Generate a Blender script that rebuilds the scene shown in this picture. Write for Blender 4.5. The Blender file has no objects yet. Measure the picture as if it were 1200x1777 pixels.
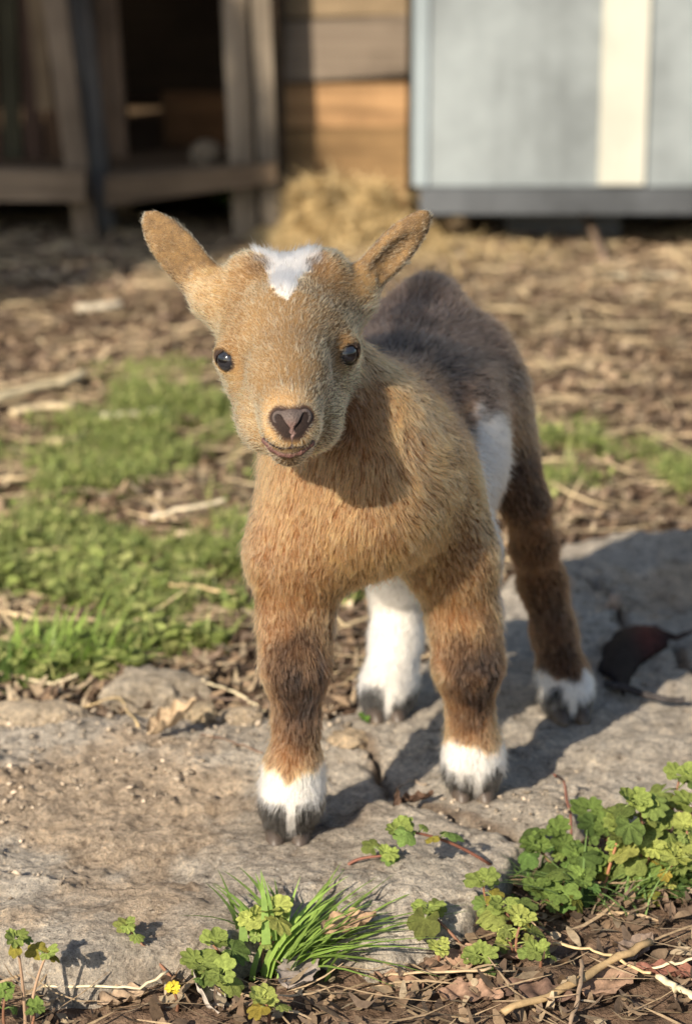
import bpy, math, random
import numpy as np
from mathutils import Vector, kdtree

R = math.radians
rng = np.random.default_rng(11)
random.seed(5)
sc = bpy.context.scene
col = sc.collection

# ------------------------------------------------------------------ camera, sky, sun, exposure
PITCH, CAM_H, FPX = R(15.8), 0.55, 3846.0
cd = bpy.data.cameras.new('camera')
cam = bpy.data.objects.new('camera', cd)
col.objects.link(cam)
cam.location = (0, 0, CAM_H)
cam.rotation_euler = (R(90) - PITCH, 0, 0)
cd.sensor_fit = 'VERTICAL'
cd.sensor_height = 36.0
cd.sensor_width = 36.0
cd.lens = FPX / 1777.0 * 36.0
cd.clip_start, cd.clip_end = 0.02, 400.0
cd.dof.use_dof = True
cd.dof.focus_distance = 1.175
cd.dof.aperture_fstop = 7.6
cd.dof.aperture_blades = 0
sc.camera = cam

SUN_EL, SUN_AZ = R(29), R(32)          # light travels towards +Y, turned towards +X
world = bpy.data.worlds.new('World')
sc.world = world
world.use_nodes = True
wt = world.node_tree
sky = wt.nodes.new('ShaderNodeTexSky')
sky.sky_type = 'NISHITA'
sky.sun_disc = False
sky.sun_elevation = SUN_EL
sky.sun_rotation = R(180) + SUN_AZ
bg = wt.nodes['Background']
bg.inputs['Strength'].default_value = 0.090
wt.links.new(sky.outputs[0], bg.inputs['Color'])
sd = bpy.data.lights.new('sun', 'SUN')
sd.energy = 5.0
sd.angle = R(0.5)
sd.color = (1.0, 0.87, 0.70)
sun = bpy.data.objects.new('sun', sd)
col.objects.link(sun)
ldir = Vector((math.sin(SUN_AZ) * math.cos(SUN_EL), math.cos(SUN_AZ) * math.cos(SUN_EL), -math.sin(SUN_EL)))
sun.rotation_euler = ldir.to_track_quat('-Z', 'Y').to_euler()
sun.location = (-3, -5, 4)
sc.view_settings.view_transform = 'Standard'
sc.view_settings.look = 'None'
sc.view_settings.gamma = 1.0
sc.view_settings.exposure = 0.74
sc.render.engine = 'CYCLES'
cy = sc.cycles
cy.max_bounces = 8
cy.diffuse_bounces = 3
cy.glossy_bounces = 3
cy.transmission_bounces = 8
cy.transparent_max_bounces = 6
cy.use_denoising = True
cy.sample_clamp_indirect = 4.0

# ------------------------------------------------------------------ small maths
CT, ST = math.cos(PITCH), math.sin(PITCH)

def ray(px, py):
    a, b = (px - 600.0) / FPX, (888.5 - py) / FPX
    return np.array([a, CT + b * ST, -ST + b * CT])

def W(px, py, Y):
    """World point seen at photo pixel (px, py) whose distance in front of the lens is Y."""
    d = ray(px, py)
    return np.array([0, 0, CAM_H]) + d * (Y / d[1])

def G(px, py, z=0.0):
    d = ray(px, py)
    return np.array([0, 0, CAM_H]) + d * ((z - CAM_H) / d[2])

def nrm(v):
    v = np.asarray(v, float)
    return v / (np.linalg.norm(v, axis=-1, keepdims=True) + 1e-12)

def _hash(ix, iy, iz, seed):
    n = (ix.astype(np.int64) * 374761393 + iy.astype(np.int64) * 668265263 + iz.astype(np.int64) * 2147483647 + seed * 1442695041) & 0xFFFFFFFF
    n = ((n ^ (n >> 13)) * 1274126177) & 0xFFFFFFFF
    n = ((n ^ (n >> 16)) * 2246822519) & 0xFFFFFFFF
    return ((n ^ (n >> 15)) & 0xFFFFFF) / float(0xFFFFFF)

def vnoise(p, freq, seed=0):
    """value noise in -1..1 for points p (n,3)"""
    q = np.asarray(p, float) * freq + 1000.0
    i = np.floor(q).astype(np.int64)
    f = q - i
    f = f * f * f * (f * (f * 6 - 15) + 10)
    out = 0
    for dx in (0, 1):
        wx = f[:, 0] if dx else 1 - f[:, 0]
        for dy in (0, 1):
            wy = f[:, 1] if dy else 1 - f[:, 1]
            for dz in (0, 1):
                wz = f[:, 2] if dz else 1 - f[:, 2]
                out = out + wx * wy * wz * _hash(i[:, 0] + dx, i[:, 1] + dy, i[:, 2] + dz, seed)
    return out * 2 - 1

def fbm(p, freq, octs=4, seed=0, gain=0.5):
    s, a = 0, 1.0
    for k in range(octs):
        s = s + a * vnoise(p, freq * 2 ** k, seed + k * 17)
        a *= gain
    return s

def xyz(x, y, z=0):
    x, y = np.broadcast_arrays(np.asarray(x, float), np.asarray(y, float))
    return np.stack([x.ravel(), y.ravel(), np.full(x.size, float(z))], 1)

def smooth(a, b, x):
    t = np.clip((x - a) / (b - a), 0, 1)
    return t * t * (3 - 2 * t)

def srgb(r, g, b):
    def f(c):
        c /= 255.0
        return c / 12.92 if c <= 0.04045 else ((c + 0.055) / 1.055) ** 2.4
    return (f(r), f(g), f(b))

# ------------------------------------------------------------------ objects and tags
def link(o, parent=None):
    col.objects.link(o)
    if parent is not None:
        o.parent = parent
    return o

def empty(name, loc, label, cat, group=None):
    o = bpy.data.objects.new(name, None)
    o.empty_display_size = 0.02
    o.location = loc
    link(o)
    return tag(o, label, cat, group)

def tag(o, label=None, cat=None, group=None, kind=None):
    if label: o['label'] = label
    if cat: o['category'] = cat
    if group: o['group'] = group
    if kind: o['kind'] = kind
    return o

class MB:
    """collects vertices, faces and a colour per vertex; build() links them as ONE mesh object"""
    def __init__(self):
        self.v, self.f, self.c = [], [], []
        self.n = 0
    def add(self, v, f, c=(1, 1, 1)):
        v = np.asarray(v, float)
        c = np.asarray(c, float)
        if c.ndim == 1:
            c = np.tile(c, (len(v), 1))
        self.v.append(v)
        self.c.append(c)
        self.f.extend([tuple(int(i) + self.n for i in q) for q in f])
        self.n += len(v)
    def box(self, lo, hi, c=(1, 1, 1), shear=None, bev=0.0):
        lo, hi = np.array(lo, float), np.array(hi, float)
        v = np.array([[(lo, hi)[i][0], (lo, hi)[j][1], (lo, hi)[k][2]] for i in (0, 1) for j in (0, 1) for k in (0, 1)])
        if shear is not None:
            v[:, 0] += (v[:, 2] - lo[2]) * shear[0]
            v[:, 1] += (v[:, 2] - lo[2]) * shear[1]
        self.add(v, [(0, 1, 3, 2), (4, 6, 7, 5), (0, 4, 5, 1), (2, 3, 7, 6), (0, 2, 6, 4), (1, 5, 7, 3)], c)
    def tube(self, pts, rad, c=(1, 1, 1), n=6, cap=True, flat=1.0):
        pts = np.asarray(pts, float)
        m = len(pts)
        rad = np.broadcast_to(np.asarray(rad, float), (m,))
        t = nrm(np.gradient(pts, axis=0))
        ref = np.array([0, 0, 1.0]) if abs(t[:, 2]).mean() < 0.8 else np.array([1.0, 0, 0])
        a = nrm(np.cross(t, ref)); b = np.cross(t, a)
        th = np.arange(n) * 2 * math.pi / n
        v = pts[:, None, :] + rad[:, None, None] * (a[:, None, :] * np.cos(th)[None, :, None] + b[:, None, :] * np.sin(th)[None, :, None] * flat)
        v = v.reshape(-1, 3)
        f = [(i * n + j, i * n + (j + 1) % n, (i + 1) * n + (j + 1) % n, (i + 1) * n + j) for i in range(m - 1) for j in range(n)]
        if cap:
            f.append(tuple(range(n - 1, -1, -1)))
            f.append(tuple((m - 1) * n + j for j in range(n)))
        self.add(v, f, np.repeat(np.asarray(c, float), n, 0) if np.ndim(c) == 2 else c)
    def build(self, name, mat, parent=None, smooth_=True, origin=None):
        me = bpy.data.meshes.new(name)
        v = np.concatenate(self.v)
        o0 = np.zeros(3)
        if parent is not None:
            o0 = np.array(parent.location) if parent.parent is None else np.array(parent.location) + np.array(parent.parent.location)
        if origin is not None:
            o0 = np.asarray(origin, float)
        me.from_pydata((v - o0).tolist(), [], self.f)
        at = me.color_attributes.new('tint', 'FLOAT_COLOR', 'POINT')
        c = np.concatenate(self.c)
        at.data.foreach_set('color', np.concatenate([c, np.ones((len(c), 1))], 1).astype(np.float32).ravel())
        if smooth_:
            me.polygons.foreach_set('use_smooth', np.ones(len(me.polygons), bool))
        me.materials.append(mat)
        me.update()
        o = bpy.data.objects.new(name, me)
        if origin is not None and parent is None:
            o.location = origin
        return link(o, parent)

def gridmesh(name, V, nx, ny, mat, tint=None, keep=None, parent=None):
    """V: (nx*ny,3) with index i*ny+j"""
    i, j = np.meshgrid(np.arange(nx - 1), np.arange(ny - 1), indexing='ij')
    q = np.stack([i * ny + j, (i + 1) * ny + j, (i + 1) * ny + j + 1, i * ny + j + 1], -1).reshape(-1, 4)
    if keep is not None:
        q = q[keep[q].all(1)]
        used = np.unique(q)
        mp = np.full(len(V), -1); mp[used] = np.arange(len(used))
        V = V[used]; q = mp[q]
        if tint is not None: tint = tint[used]
    return rawmesh(name, V, q, mat, tint, parent)

def rawmesh(name, V, q, mat, tint=None, parent=None, link_=True):
    me = bpy.data.meshes.new(name)
    k = q.shape[1]
    me.vertices.add(len(V)); me.vertices.foreach_set('co', np.ascontiguousarray(V, np.float32).ravel())
    me.loops.add(q.size); me.loops.foreach_set('vertex_index', np.ascontiguousarray(q, np.int32).ravel())
    me.polygons.add(len(q)); me.polygons.foreach_set('loop_start', np.arange(0, q.size, k, dtype=np.int32))
    me.update(calc_edges=True)
    me.polygons.foreach_set('use_smooth', np.ones(len(q), bool))
    if tint is not None:
        at = me.color_attributes.new('tint', 'FLOAT_COLOR', 'POINT')
        at.data.foreach_set('color', np.concatenate([tint, np.ones((len(tint), 1))], 1).astype(np.float32).ravel())
    me.materials.append(mat)
    me.validate()
    o = bpy.data.objects.new(name, me)
    return link(o, parent) if link_ else o

# ------------------------------------------------------------------ materials
class NT:
    def __init__(self, name):
        self.m = bpy.data.materials.new(name)
        self.m.use_nodes = True
        self.t = self.m.node_tree
        self.b = self.t.nodes['Principled BSDF']
        self.out = self.t.nodes['Material Output']
    def n(self, typ, **kw):
        nd = self.t.nodes.new('ShaderNode' + typ)
        for k, v in kw.items():
            if k.startswith('_'):
                setattr(nd, k[1:], v)
            else:
                s = nd.inputs[int(k[1:])] if k[0] == 'i' and k[1:].isdigit() else nd.inputs[k]
                if hasattr(v, 'links'): self.t.links.new(v, s)
                else: s.default_value = v
        return nd
    def L(self, a, b): self.t.links.new(a, b)
    def noise(self, scale, detail=5, rough=0.6, vec=None, dist=0.0):
        nd = self.n('TexNoise', Scale=scale, Detail=detail, Roughness=rough, Distortion=dist)
        self.L(vec if vec is not None else self.coord(), nd.inputs['Vector'])
        return nd.outputs['Fac']
    def coord(self):
        if not hasattr(self, '_c'):
            self._c = self.n('NewGeometry').outputs['Position']
        return self._c
    def stretch(self, sx, sy, sz):
        return self.n('Mapping', Vector=self.coord(), Scale=(sx, sy, sz)).outputs[0]
    def ramp(self, fac, stops):
        nd = self.n('ValToRGB', Fac=fac)
        e = nd.color_ramp.elements
        while len(e) < len(stops): e.new(0.5)
        for el, (p, c) in zip(e, stops):
            el.position = p; el.color = (*c, 1)
        return nd.outputs['Color']
    def mix(self, fac, a, b, mode='MIX'):
        nd = self.t.nodes.new('ShaderNodeMix'); nd.data_type = 'RGBA'; nd.blend_type = mode
        for s, v in ((nd.inputs[0], fac), (nd.inputs[6], a), (nd.inputs[7], b)):
            if hasattr(v, 'links'): self.L(v, s)
            elif isinstance(v, tuple): s.default_value = (*v, 1)
            else: s.default_value = v
        return nd.outputs[2]
    def math(self, op, a, b=0.0, clamp=False):
        nd = self.t.nodes.new('ShaderNodeMath'); nd.operation = op; nd.use_clamp = clamp
        for s, v in ((nd.inputs[0], a), (nd.inputs[1], b)):
            if hasattr(v, 'links'): self.L(v, s)
            else: s.default_value = v
        return nd.outputs[0]
    def tint(self): return self.n('Attribute', _attribute_name='tint').outputs['Color']
    def bump(self, h, strength, dist=0.002, normal=None):
        nd = self.n('Bump', Strength=strength, Distance=dist, Height=h)
        if normal is not None: self.L(normal, nd.inputs['Normal'])
        return nd.outputs[0]
    def done(self, color, rough=0.8, normal=None, spec=0.3, trans=None):
        if hasattr(color, 'links'): self.L(color, self.b.inputs['Base Color'])
        else: self.b.inputs['Base Color'].default_value = (*color, 1)
        if hasattr(rough, 'links'): self.L(rough, self.b.inputs['Roughness'])
        else: self.b.inputs['Roughness'].default_value = rough
        self.b.inputs['Specular IOR Level'].default_value = spec
        if normal is not None: self.L(normal, self.b.inputs['Normal'])
        if trans is not None:
            tr = self.n('BsdfTranslucent')
            if hasattr(color, 'links'): self.L(color, tr.inputs['Color'])
            else: tr.inputs['Color'].default_value = (*color, 1)
            mx = self.n('MixShader', Fac=trans)
            self.L(self.b.outputs[0], mx.inputs[1]); self.L(tr.outputs[0], mx.inputs[2])
            self.L(mx.outputs[0], self.out.inputs['Surface'])
        return self.m

def mat_soil():
    t = NT('soil')
    a = t.noise(9, 6, 0.65); b = t.noise(70, 5, 0.7); c = t.noise(330, 4, 0.7)
    base = t.ramp(a, [(0.3, (0.075, 0.048, 0.033)), (0.5, (0.15, 0.10, 0.068)), (0.7, (0.25, 0.175, 0.12))])
    fine = t.ramp(b, [(0.35, (0.35, 0.33, 0.32)), (0.55, (1, 1, 1)), (0.72, (1.0, 0.97, 0.92))])
    colr = t.mix(1.0, base, fine, 'MULTIPLY')
    h = t.math('ADD', t.math('MULTIPLY', b, 1.0), t.math('MULTIPLY', c, 0.45))
    return t.done(colr, 0.95, t.bump(h, 0.9, 0.006), 0.15)

def mat_stone(name, warm=1.0):
    t = NT(name)
    a = t.noise(7, 5, 0.6); b = t.noise(60, 8, 0.75, dist=0.5); c = t.noise(330, 6, 0.8); e = t.noise(1100, 4, 0.8)
    strea = t.noise(1.0, 6, 0.7, t.stretch(30, 110, 60), 0.5)
    base = t.ramp(a, [(0.32, (0.47, 0.415, 0.345)), (0.5, (0.58, 0.53, 0.455)), (0.68, (0.68, 0.625, 0.54))])
    m2 = t.ramp(b, [(0.30, (0.42, 0.40, 0.38)), (0.44, (0.82, 0.80, 0.78)), (0.56, (1.02, 1.01, 1.0)), (0.70, (1.38, 1.32, 1.22))])
    colr = t.mix(1.0, base, m2, 'MULTIPLY')
    m3 = t.ramp(c, [(0.34, (0.30, 0.28, 0.26)), (0.47, (0.98, 0.98, 0.98)), (0.66, (1.6, 1.55, 1.46))])
    colr = t.mix(0.85, colr, m3, 'MULTIPLY')
    colr = t.mix(0.8, colr, t.ramp(e, [(0.3, (0.55, 0.54, 0.53)), (0.5, (1, 1, 1)), (0.72, (1.35, 1.35, 1.33))]), 'MULTIPLY')
    vo = t.n('TexVoronoi', Scale=260.0, Randomness=1.0); t.L(t.coord(), vo.inputs['Vector'])
    vg = t.n('TexVoronoi', Scale=95.0, Randomness=1.0); t.L(t.coord(), vg.inputs['Vector'])
    pit = t.math('MULTIPLY', t.math('LESS_THAN', vg.outputs['Distance'], 0.20), t.math('GREATER_THAN', t.noise(25, 4, 0.6), 0.50))
    colr = t.mix(t.math('MULTIPLY', pit, 0.55), colr, (0.12, 0.09, 0.07))
    speck = t.math('MULTIPLY', t.math('LESS_THAN', vo.outputs['Distance'], 0.22), t.math('GREATER_THAN', t.noise(40, 4, 0.6), 0.53))
    colr = t.mix(t.math('MULTIPLY', speck, 0.6), colr, (0.78, 0.74, 0.66))
    colr = t.mix(0.3, colr, t.ramp(strea, [(0.35, (0.66, 0.64, 0.63)), (0.55, (1.02, 1.02, 1.02))]), 'MULTIPLY')
    colr = t.mix(1.0, colr, t.tint(), 'MULTIPLY')
    h = t.math('ADD', t.math('MULTIPLY', b, 1.2), t.math('ADD', t.math('MULTIPLY', c, 0.8), t.math('MULTIPLY', strea, 0.2)))
    h = t.math('ADD', h, t.math('MULTIPLY', speck, 0.25))
    h = t.math('ADD', h, t.math('MULTIPLY', pit, -0.5))
    n1 = t.bump(h, 1.0, 0.007)
    return t.done(colr, 0.9, n1, 0.2)

def mat_tint(name, rough=0.8, nscale=200, namp=0.35, bump=0.3, bdist=0.001, spec=0.25, trans=None, stretch=None):
    t = NT(name)
    a = t.noise(nscale, 5, 0.7, t.stretch(*stretch) if stretch else None)
    k = t.ramp(a, [(0.28, (1 - namp,) * 3), (0.5, (1, 1, 1)), (0.75, (1 + namp,) * 3)])
    return t.done(t.mix(1.0, t.tint(), k, 'MULTIPLY'), rough, t.bump(a, bump, bdist), spec, trans)

def mat_board(name, a, b, c, axis='x'):
    t = NT(name)
    s = (3, 40, 70) if axis == 'x' else (75, 45, 3.5)
    g = t.noise(1.0, 6, 0.65, t.stretch(*s), 0.6)
    blot = t.noise(6, 4, 0.6)
    colr = t.ramp(g, [(0.28, a), (0.5, b), (0.74, c)])
    colr = t.mix(1.0, colr, t.ramp(blot, [(0.3, (0.6, 0.58, 0.56)), (0.6, (1.1, 1.08, 1.05))]), 'MULTIPLY')
    colr = t.mix(1.0, colr, t.tint(), 'MULTIPLY')
    return t.done(colr, 0.85, t.bump(g, 0.5, 0.003), 0.2)

def mat_paint(name, c, vary=0.12, rough=0.55):
    t = NT(name)
    a = t.noise(5, 6, 0.65); b = t.noise(1.0, 5, 0.6, t.stretch(60, 60, 4))
    k = t.math('ADD', t.math('MULTIPLY', a, 0.85), t.math('MULTIPLY', b, 0.15))
    lo = tuple(x * (1 - vary) for x in c); hi = tuple(min(1, x * (1 + vary)) for x in c)
    colr = t.ramp(k, [(0.35, lo), (0.5, c), (0.66, hi)])
    return t.done(colr, rough, t.bump(b, 0.25, 0.002), 0.35)

SOIL = mat_soil()
STONE = mat_stone('stone')
LITTER = mat_tint('dead_plant_matter', 0.85, 260, 0.4, 0.4, 0.001, 0.2, 0.12)
STRAW = mat_tint('straw_stalks', 0.6, 300, 0.25, 0.3, 0.0006, 0.35, 0.1)
LEAF = mat_tint('green_leaf', 0.75, 700, 0.40, 0.9, 0.0010, 0.2, 0.32)
STEM = mat_tint('plant_stem', 0.6, 300, 0.25, 0.2, 0.0005, 0.3)
GRASS = mat_tint('grass_blades', 0.5, 200, 0.25, 0.2, 0.0005, 0.35, 0.35)
POD = mat_tint('dark_leathery_pod', 0.7, 160, 0.6, 0.8, 0.0015, 0.08)
OLDWOOD = mat_board('weathered_wood', (0.085, 0.076, 0.066), (0.17, 0.152, 0.13), (0.27, 0.245, 0.21), 'z')
PLANK = mat_board('weathered_plank', (0.10, 0.083, 0.066), (0.17, 0.142, 0.112), (0.25, 0.212, 0.168), 'x')
GREY = mat_paint('grey_blue_paint', (0.21, 0.238, 0.246), 0.3)
WHITE = mat_paint('cream_white_paint', (0.45, 0.45, 0.39), 0.12)
SKID = mat_paint('dark_grey_paint', (0.075, 0.082, 0.09), 0.4, 0.45)
ROOFM = mat_paint('brown_roof_sheet', (0.10, 0.085, 0.075), 0.3, 0.8)
BARK = mat_board('bark', (0.05, 0.04, 0.03), (0.11, 0.085, 0.065), (0.18, 0.15, 0.12), 'z')

# ------------------------------------------------------------------ ground
def ground_base(x, y):
    z = -0.022 + 0.004 * smooth(1.1, 1.5, y) + 0.034 * smooth(1.7, 3.4, y)
    return z

def ground_h(x, y):
    p = xyz(x, y)
    near = smooth(6.0, 3.0, p[:, 1])
    z = ground_base(p[:, 0], p[:, 1])
    z = z + near * (0.006 * fbm(p, 5, 3, 3) + 0.0045 * fbm(p, 38, 3, 9) + 0.0030 * np.abs(fbm(p, 110, 2, 10))) + (1 - near) * 0.12 * fbm(p, 0.3, 3, 5)
    return z

def axis(spec):
    out = []
    for a, b, s in spec:
        out.append(np.arange(a, b, s))
    out.append(np.array([spec[-1][1]]))
    return np.unique(np.round(np.concatenate(out), 5))

gx = axis([(-60, -8, 4), (-8, -1.2, 0.4), (-1.2, -0.5, 0.03), (-0.5, 0.5, 0.006), (0.5, 1.2, 0.03), (1.2, 8, 0.4), (8, 60, 4)])
gy = axis([(-30, -2, 2), (-2, 0.8, 0.15), (0.8, 0.98, 0.03), (0.98, 1.2, 0.004), (1.2, 2.0, 0.008), (2.0, 4.2, 0.025), (4.2, 12, 0.6), (12, 90, 5)])
X, Y = np.meshgrid(gx, gy, indexing='ij')
V = np.stack([X.ravel(), Y.ravel(), ground_h(X, Y)], 1)
ground = gridmesh('ground', V, len(gx), len(gy), SOIL)
tag(ground, 'bare brown earth of the yard', 'ground', kind='structure')

# ------------------------------------------------------------------ the stone slab
def poly_sdf(P, poly):
    """positive inside"""
    poly = np.asarray(poly, float)
    d = np.full(len(P), 1e9); inside = np.zeros(len(P), bool)
    for a, b in zip(poly, np.roll(poly, -1, 0)):
        e = b - a; w = P - a
        t = np.clip((w @ e) / (e @ e), 0, 1)
        d = np.minimum(d, np.linalg.norm(w - t[:, None] * e, axis=1))
        c = ((a[1] <= P[:, 1]) & (b[1] > P[:, 1])) | ((b[1] <= P[:, 1]) & (a[1] > P[:, 1]))
        xx = a[0] + (P[:, 1] - a[1]) / (e[1] if abs(e[1]) > 1e-9 else 1e-9) * e[0]
        inside ^= c & (P[:, 0] < xx)
    return np.where(inside, d, -d)

def line_dist(P, pts):
    d = np.full(len(P), 1e9)
    for a, b in zip(pts[:-1], pts[1:]):
        e = b - a; w = P - a
        t = np.clip((w @ e) / (e @ e), 0, 1)
        d = np.minimum(d, np.linalg.norm(w - t[:, None] * e, axis=1))
    return d

slab_px = [(-420, 1630), (-60, 1640), (120, 1662), (260, 1655), (420, 1628), (560, 1630), (690, 1636), (780, 1600), (850, 1535), (950, 1470),
           (1080, 1400), (1220, 1370), (1500, 1330), (1600, 940), (1300, 905), (1120, 915), (1000, 925), (905, 960), (850, 1010), (760, 1110),
           (640, 1190), (560, 1222), (440, 1232), (330, 1225), (150, 1238), (-60, 1240), (-420, 1230)]
slab_poly = [G(a, b)[:2] for a, b in slab_px]
crack_px = [[(600, 1255), (640, 1290), (655, 1330), (690, 1372), (735, 1392), (800, 1415), (880, 1440), (960, 1475)],
            [(1000, 1010), (1060, 1035), (1078, 1060), (1085, 1100), (1130, 1115), (1180, 1110), (1260, 1130)],
            [(1180, 1110), (1188, 1150), (1230, 1180)],
            [(735, 1392), (690, 1400), (600, 1420)],
            [(1085, 1100), (1060, 1180), (1010, 1270)]]
cracks = [np.array([G(a, b)[:2] for a, b in c]) for c in crack_px]

def crease(P3):
    a = 1 - np.abs(fbm(P3 * np.array([1.0, 2.3, 1.0]), 17, 4, 131))
    b = 1 - np.abs(fbm(P3 * np.array([1.0, 1.7, 1.0]), 42, 3, 133))
    m = smooth(-0.25, 0.35, fbm(P3, 8, 2, 135))
    return np.clip(a, 0, 1) ** 14 * m + 0.55 * np.clip(b, 0, 1) ** 12

def slab_top(P3):
    P = P3[:, :2]
    wob = np.stack([fbm(P3, 40, 3, 71), fbm(P3, 40, 3, 72)], 1) * 0.006
    z = 0.0045 * fbm(P3, 6, 3, 21) + 0.0024 * fbm(P3, 28, 4, 22) + 0.0016 * np.abs(fbm(P3, 55, 3, 24)) + 0.0010 * fbm(P3, 120, 2, 23)
    ro = np.exp(-(((P - G(170, 1345)[:2]) / np.array([0.15, 0.11])) ** 2).sum(1)) + 0.8 * np.exp(-(((P - G(620, 1290)[:2]) / np.array([0.035, 0.05])) ** 2).sum(1))
    z = z + ro * (0.0032 * np.abs(fbm(P3, 75, 3, 26)) + 0.0022 * smooth(0.1, 0.5, fbm(P3, 110, 2, 27)))
    z = z - 0.0022 * crease(P3)
    # layered little ledges
    l = fbm(P3 * np.array([1.0, 1.6, 1.0]), 9, 4, 31)
    z = z + 0.0035 * smooth(0.02, 0.07, l) - 0.003 * smooth(-0.25, -0.20, -l - 0.6)
    for k, c in enumerate(cracks):
        d = line_dist(P + wob, c)
        wd = (0.0028, 0.0030, 0.0025, 0.0012, 0.0014)[k]
        z = z - (0.014, 0.012, 0.01, 0.004, 0.003)[k] * np.exp(-(d / wd) ** 2)
        if k == 0:
            z = z - 0.004 * np.exp(-(d / 0.012) ** 2)
    # pits near the front left
    for (a, b, r, dp) in [(352, 1412, 0.013, 0.010), (330, 1388, 0.02, 0.005), (400, 1385, 0.014, 0.006), (600, 1430, 0.02, 0.005), (310, 1500, 0.008, 0.003)]:
        g = G(a, b)[:2]
        q = (P - g + wob * 1.4) * np.array([0.8, 1.5])
        z = z - dp * np.exp(-((q ** 2).sum(1)) / (r * r * 0.5))
    for (a, b) in ((500, 1445), (820, 1375), (985, 1240), (668, 1240)):
        z = z * (1 - np.exp(-(((P - G(a, b)[:2]) ** 2).sum(1)) / 0.026 ** 2))
    # hollow the front right down where the weeds root
    return z

sx = np.concatenate([np.arange(-0.62, -0.34, 0.006), np.arange(-0.34, 0.44, 0.0021), np.arange(0.44, 0.66, 0.006)]); sy = np.concatenate([np.arange(0.97, 1.60, 0.0021), np.arange(1.60, 1.98, 0.004)])
X, Y = np.meshgrid(sx, sy, indexing='ij')
P3 = xyz(X, Y)
P = P3[:, :2]
sdv = poly_sdf(P, slab_poly) + 0.012 * fbm(P3, 14, 4, 41)
top = slab_top(P3)
drop = smooth(0.010, -0.014, sdv)
rnd = 0.010 * np.exp(-np.clip(sdv, 0, 1) / 0.016)
zz = top - rnd - 0.085 * drop + 0.006 * fbm(P3, 60, 2, 43) * smooth(0.02, 0.0, sdv)
brown = 0.72 * smooth(0.0, 0.75, fbm(P3, 7, 3, 51) + 0.35 * fbm(P3, 45, 3, 52) + 0.9 * np.exp(-((P - G(120, 1370)[:2]) ** 2).sum(1) / 0.05 ** 2 * 0.7)
               + 0.5 * np.exp(-((P - G(640, 1380)[:2]) ** 2).sum(1) / 0.04 ** 2) - 0.25)
tint = np.ones((len(P3), 3)) * (1 - brown[:, None]) + brown[:, None] * np.array([0.95, 0.81, 0.67])
wet = 0.5 * np.clip(crease(P3), 0, 1) * smooth(-0.2, 0.3, fbm(P3, 12, 2, 137))
for c in cracks[:3]:
    wet = np.maximum(wet, np.exp(-(line_dist(P, c) / 0.005) ** 2))
for (a, b, r) in [(352, 1412, 0.011), (610, 1425, 0.018), (560, 1440, 0.015)]:
    wet = np.maximum(wet, 0.75 * np.exp(-(((P - G(a, b)[:2] + 0.004 * fbm(P3, 60, 2, 5)[:, None]) * np.array([0.8, 1.6])) ** 2).sum(1) / r ** 2))
tint = tint * (1 - 0.7 * wet[:, None]) + wet[:, None] * 0.7 * np.array([0.26, 0.17, 0.11])
V = np.stack([P[:, 0], P[:, 1], zz], 1)
slab = gridmesh('stone_slab', V, len(sx), len(sy), STONE, tint, keep=sdv > -0.02)
tag(slab, 'large flat grey cracked stone slab the goat kid stands on', 'stone')

def rock(name, label, px, py, size, z, seed, tintc=(1, 1, 1), group=None):
    import bmesh
    bm = bmesh.new()
    bmesh.ops.create_icosphere(bm, subdivisions=5, radius=1.0)
    v = np.array([x.co[:] for x in bm.verts]); f = [tuple(w.index for w in q.verts) for q in bm.faces]
    bm.free()
    s = np.array(size)
    q = v * s
    n = fbm(q + seed * 3.1, 0.9 / s.max(), 3, seed)
    q = q * (1 + 0.30 * n[:, None]) + nrm(v) * (0.20 * s.min() * fbm(q, 3.0 / s.max(), 5, seed + 3, 0.62))[:, None]
    q[:, 2] = np.where(q[:, 2] > s[2] * 0.6, s[2] * 0.6 + (q[:, 2] - s[2] * 0.6) * 0.30, q[:, 2])
    c = G(px, py, z)
    mb = MB(); mb.add(q + c, f, tintc)
    o = mb.build(name, STONE, origin=c)
    return tag(o, label, 'rock', group)

rock('rock', 'rough grey rock behind the slab, left of the goat', 252, 1215, (0.036, 0.026, 0.026), -0.010, 4, (0.95, 0.92, 0.86), 'loose rocks at the slab edge')
rock('rock', 'small crumbly tan rock beside the curled dead leaf', 352, 1240, (0.011, 0.010, 0.010), 0.0, 7, (1.1, 1.0, 0.82), 'loose rocks at the slab edge')
rock('rock', 'low pale rock by the front left leg of the goat', 425, 1245, (0.016, 0.012, 0.009), -0.002, 9, (1.0, 0.92, 0.8), 'loose rocks at the slab edge')
rock('rock', 'flat pale rock at the left photo edge under the grass', 60, 1248, (0.035, 0.018, 0.014), -0.006, 12, (1.05, 0.97, 0.85), 'loose rocks at the slab edge')
rock('rock', 'small round pink grey stone on the slab crack at right', 1066, 1045, (0.006, 0.006, 0.008), 0.004, 15, (1.3, 1.1, 1.0), 'loose rocks at the slab edge')
rock('rock', 'tan lumpy rock between the legs of the goat', 603, 1285, (0.014, 0.016, 0.007), 0.0, 18, (1.15, 1.0, 0.8), 'loose rocks at the slab edge')
rock('rock', 'broken tan rock in the soil under the yellow seedling', 225, 1735, (0.022, 0.012, 0.012), -0.045, 21, (1.05, 0.95, 0.8), 'loose rocks at the slab edge')

# surface height under a point, slab or soil
def surf(x, y):
    p = np.array([[x, y, 0.0]])
    s = poly_sdf(p[:, :2], slab_poly)[0]
    if s > 0.01:
        return float(slab_top(p)[0])
    return float(ground_h(np.array([x]), np.array([y]))[0])

# ------------------------------------------------------------------ the goat kid
Fx, Fy = 0.016, 1.25
BX, BY = 0.2, 0.98
def Lc(u, v, z):
    return np.array([Fx + u * BX + v * BY, Fy + u * BY - v * BX, z])

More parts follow.
